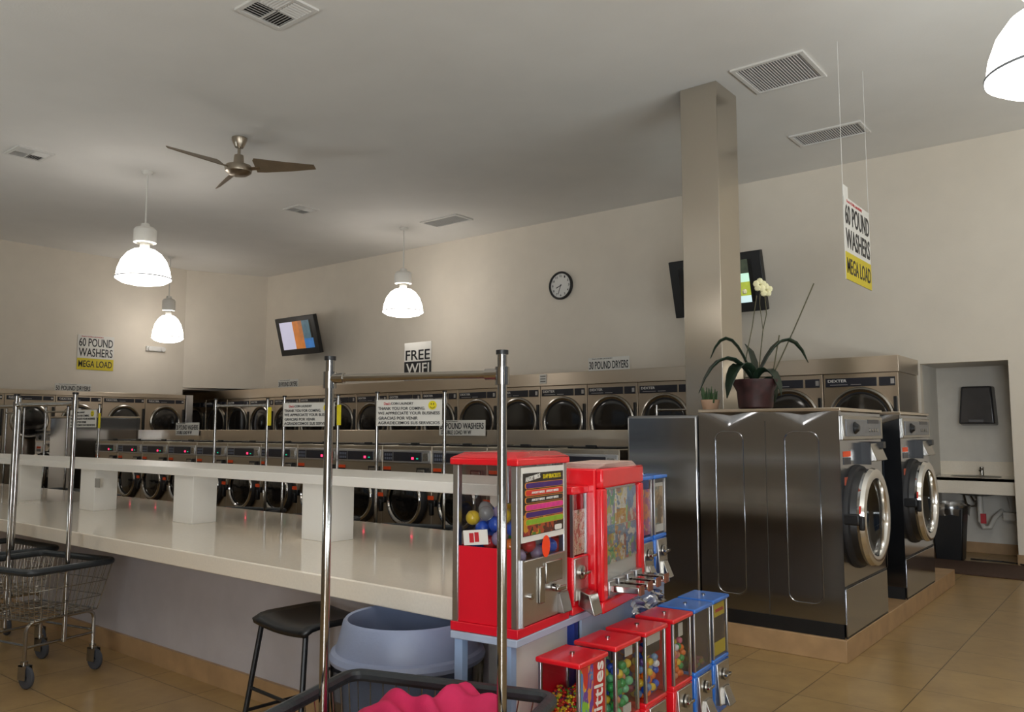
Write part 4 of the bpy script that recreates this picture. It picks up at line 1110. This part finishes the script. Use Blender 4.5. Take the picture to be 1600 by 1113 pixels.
# candies in the nearest one: too many to count
q = roots[0]; w, d = .185, .16
b = MB(); r = .0062; cands = {}
tops = lambda x, y: HBL + .115 + .035*math.sin(x*30+1) - .25*abs(x) + .02*math.sin(y*40)
CC = {'red': '#d0231f', 'yellow': '#e6c52e', 'green': '#5f9a2c', 'orange': '#ea7a22', 'purple': '#5c2350'}
mbs = {k: MB() for k in CC}
for _ in range(2600):
    x, y = random.uniform(-w/2+.012, w/2-.012), random.uniform(.012, d-.012)
    side = random.random()
    tz = tops(x, y)
    if side < .3: z = tz + random.uniform(-.006, .006)
    elif side < .65: x = -w/2+.012; z = random.uniform(HBL, tops(x, y))
    else: y = .012; z = random.uniform(HBL, tops(x, y))
    mbs[random.choice(['red', 'yellow', 'green', 'orange', 'purple', 'red', 'yellow'])].ball((x, y, z), r, 6, (1, 1, .8))
core = MB().box(-w/2+.016, w/2-.016, .016, d-.016, HBL+.001, HBL+.075)
v, f, mi = [], [], []
for i, (k, m) in enumerate(mbs.items()):
    o0 = len(v); v += m.v; f += [tuple(o0+j for j in ff) for ff in m.f]; mi += [i]*len(m.f)
o0 = len(v); v += core.v; f += [tuple(o0+j for j in ff) for ff in core.f]; mi += [0]*len(core.f)
me = bpy.data.meshes.new('candies'); me.from_pydata(v, [], f); me.update()
for k, c in CC.items(): me.materials.append(mat('candy_' + k, c, .3, noise=.04))
me.polygons.foreach_set('material_index', mi); me.polygons.foreach_set('use_smooth', [True]*len(f))
o = bpy.data.objects.new('candies', me); COL.objects.link(o); o.location = q.location; o.rotation_euler = (0, 0, AL)
tag(o, 'tiny multicoloured candies heaped in the nearest lower red machine', 'candy', kind='stuff')
# printed label on its front pane
lb = MB().box(.0, w/2-.014, .0005, .003, HBL+.002, HL-.02).build('candy_label', mat('label_red', '#b7201c', .35, noise=.1, nscale=20), q)
box(-w/2+.014, .0, .0005, .003, HBL+.002, HL-.02).build('rainbow_print', cells_mat('rainbow_patches', ['#6a3f94', '#d9cf3a', '#7fb23a', '#d8863a', '#5a7fae', '#c8342a'], 22, stretch=(1, 1, .5)), q)
letter('Skittles', .235, .06, PAPER, lb, .03, -.001, (HBL+HL)/2-.01, roty=-R90+.08)
fill(roots[1], AL, pack(-w/2+.012, w/2-.012, .012, d-.012, HBL, 98, .0155), .0155, ['green', 'mint', 'green', 'mint', 'peach', 'blue', 'yellow'], 'toy_capsule', 'inside the second lower red machine', 'capsules in the second lower machine')
fill(roots[2], AL, pack(-w/2+.012, w/2-.012, .012, d-.012, HBL, 118, .0145), .0145, ['pink', 'yellow', 'white', 'sky', 'purple', 'green', 'orange', 'blue'], 'toy_capsule', 'inside the third lower red machine', 'capsules in the third lower machine')
fill(roots[3], AL, pack(-w/2+.012, w/2-.012, .012, d-.012, HBL, 115, .014), .014, ['yellow', 'pink', 'orange', 'peach', 'orange', 'white', 'green'], 'gumball', 'inside the fourth lower red machine', 'gumballs in the fourth lower machine')
fill(roots[4], AL, pack(-w/2+.012, w/2-.012, .012, d-.012, HBL, 70, .0095), .0095, ['green', 'mint', 'orange', 'peach', 'pink', 'yellow'], 'gumball', 'inside the nearly empty lower blue machine', 'gumballs in the fifth lower machine')
box(-.045, .045, .006, .0085, HBL+.76*(HL-HBL), HBL+.81*(HL-HBL)).build('heading_print', REDINK, roots[5])

# ------------------------------------------------------------------ light
wd = bpy.data.worlds.new('daylight'); sc.world = wd; wd.use_nodes = True
nt = wd.node_tree; bg = nt.nodes['Background']
sky = nt.nodes.new('ShaderNodeTexSky'); sky.sky_type = 'HOSEK_WILKIE'; sky.turbidity = 5; sky.sun_direction = (-.5, .3, .8)
nt.links.new(sky.outputs[0], bg.inputs['Color']); bg.inputs['Strength'].default_value = .5
tag(box(-40, 40, -45, 40, -.16, -.11).build('street', mat('street_asphalt', '#6d6f68', .8, noise=.2, nscale=1.5)), 'grey asphalt parking lot outside the windows', 'street')
bpy.data.objects['street']['kind'] = 'structure'
def area(name, loc, rot, sx, sy, power, col):
    L = bpy.data.lights.new(name, 'AREA'); L.shape = 'RECTANGLE'; L.size = sx; L.size_y = sy; L.energy = power; L.color = col
    o = bpy.data.objects.new(name, L); COL.objects.link(o); o.location = loc; o.rotation_euler = rot
    return o
# added, unseen: upward area lights lift the ceiling; the entrance one brightens the vending
area('upward_fill', (6.0, 2.3, -.04), (math.radians(180), 0, 0), 3.2, 10.4, 1060, (.88, .97, 1))
area('upward_fill', (-10.2, -5.0, -.04), (math.radians(180), 0, 0), 6.2, 3.0, 420, (.88, .97, 1))
area('entrance_fill', (2.1, -3.35, 1.6), (math.radians(98), 0, 0), 2.9, 2.8, 235, (.9, .96, 1))

# ------------------------------------------------------------------ camera
cam = bpy.data.cameras.new('camera'); co = bpy.data.objects.new('camera', cam); COL.objects.link(co); sc.camera = co
cam.sensor_fit = 'HORIZONTAL'; cam.sensor_width = 36; cam.lens = 36*1272/1600; cam.clip_start = .05; cam.clip_end = 200
co.location = (0, 0, 1.43)
co.rotation_euler = (math.radians(90+5.188), 0, math.radians(38.61))
vs_ = sc.view_settings
vs_.view_transform = 'Standard'; vs_.look = 'None'; vs_.gamma = 1; vs_.use_curve_mapping = False; vs_.exposure = .76
sc.cycles.max_bounces = 8; sc.cycles.transparent_max_bounces = 16
sc.cycles.caustics_reflective = False; sc.cycles.caustics_refractive = False
sc.cycles.sample_clamp_indirect = 6
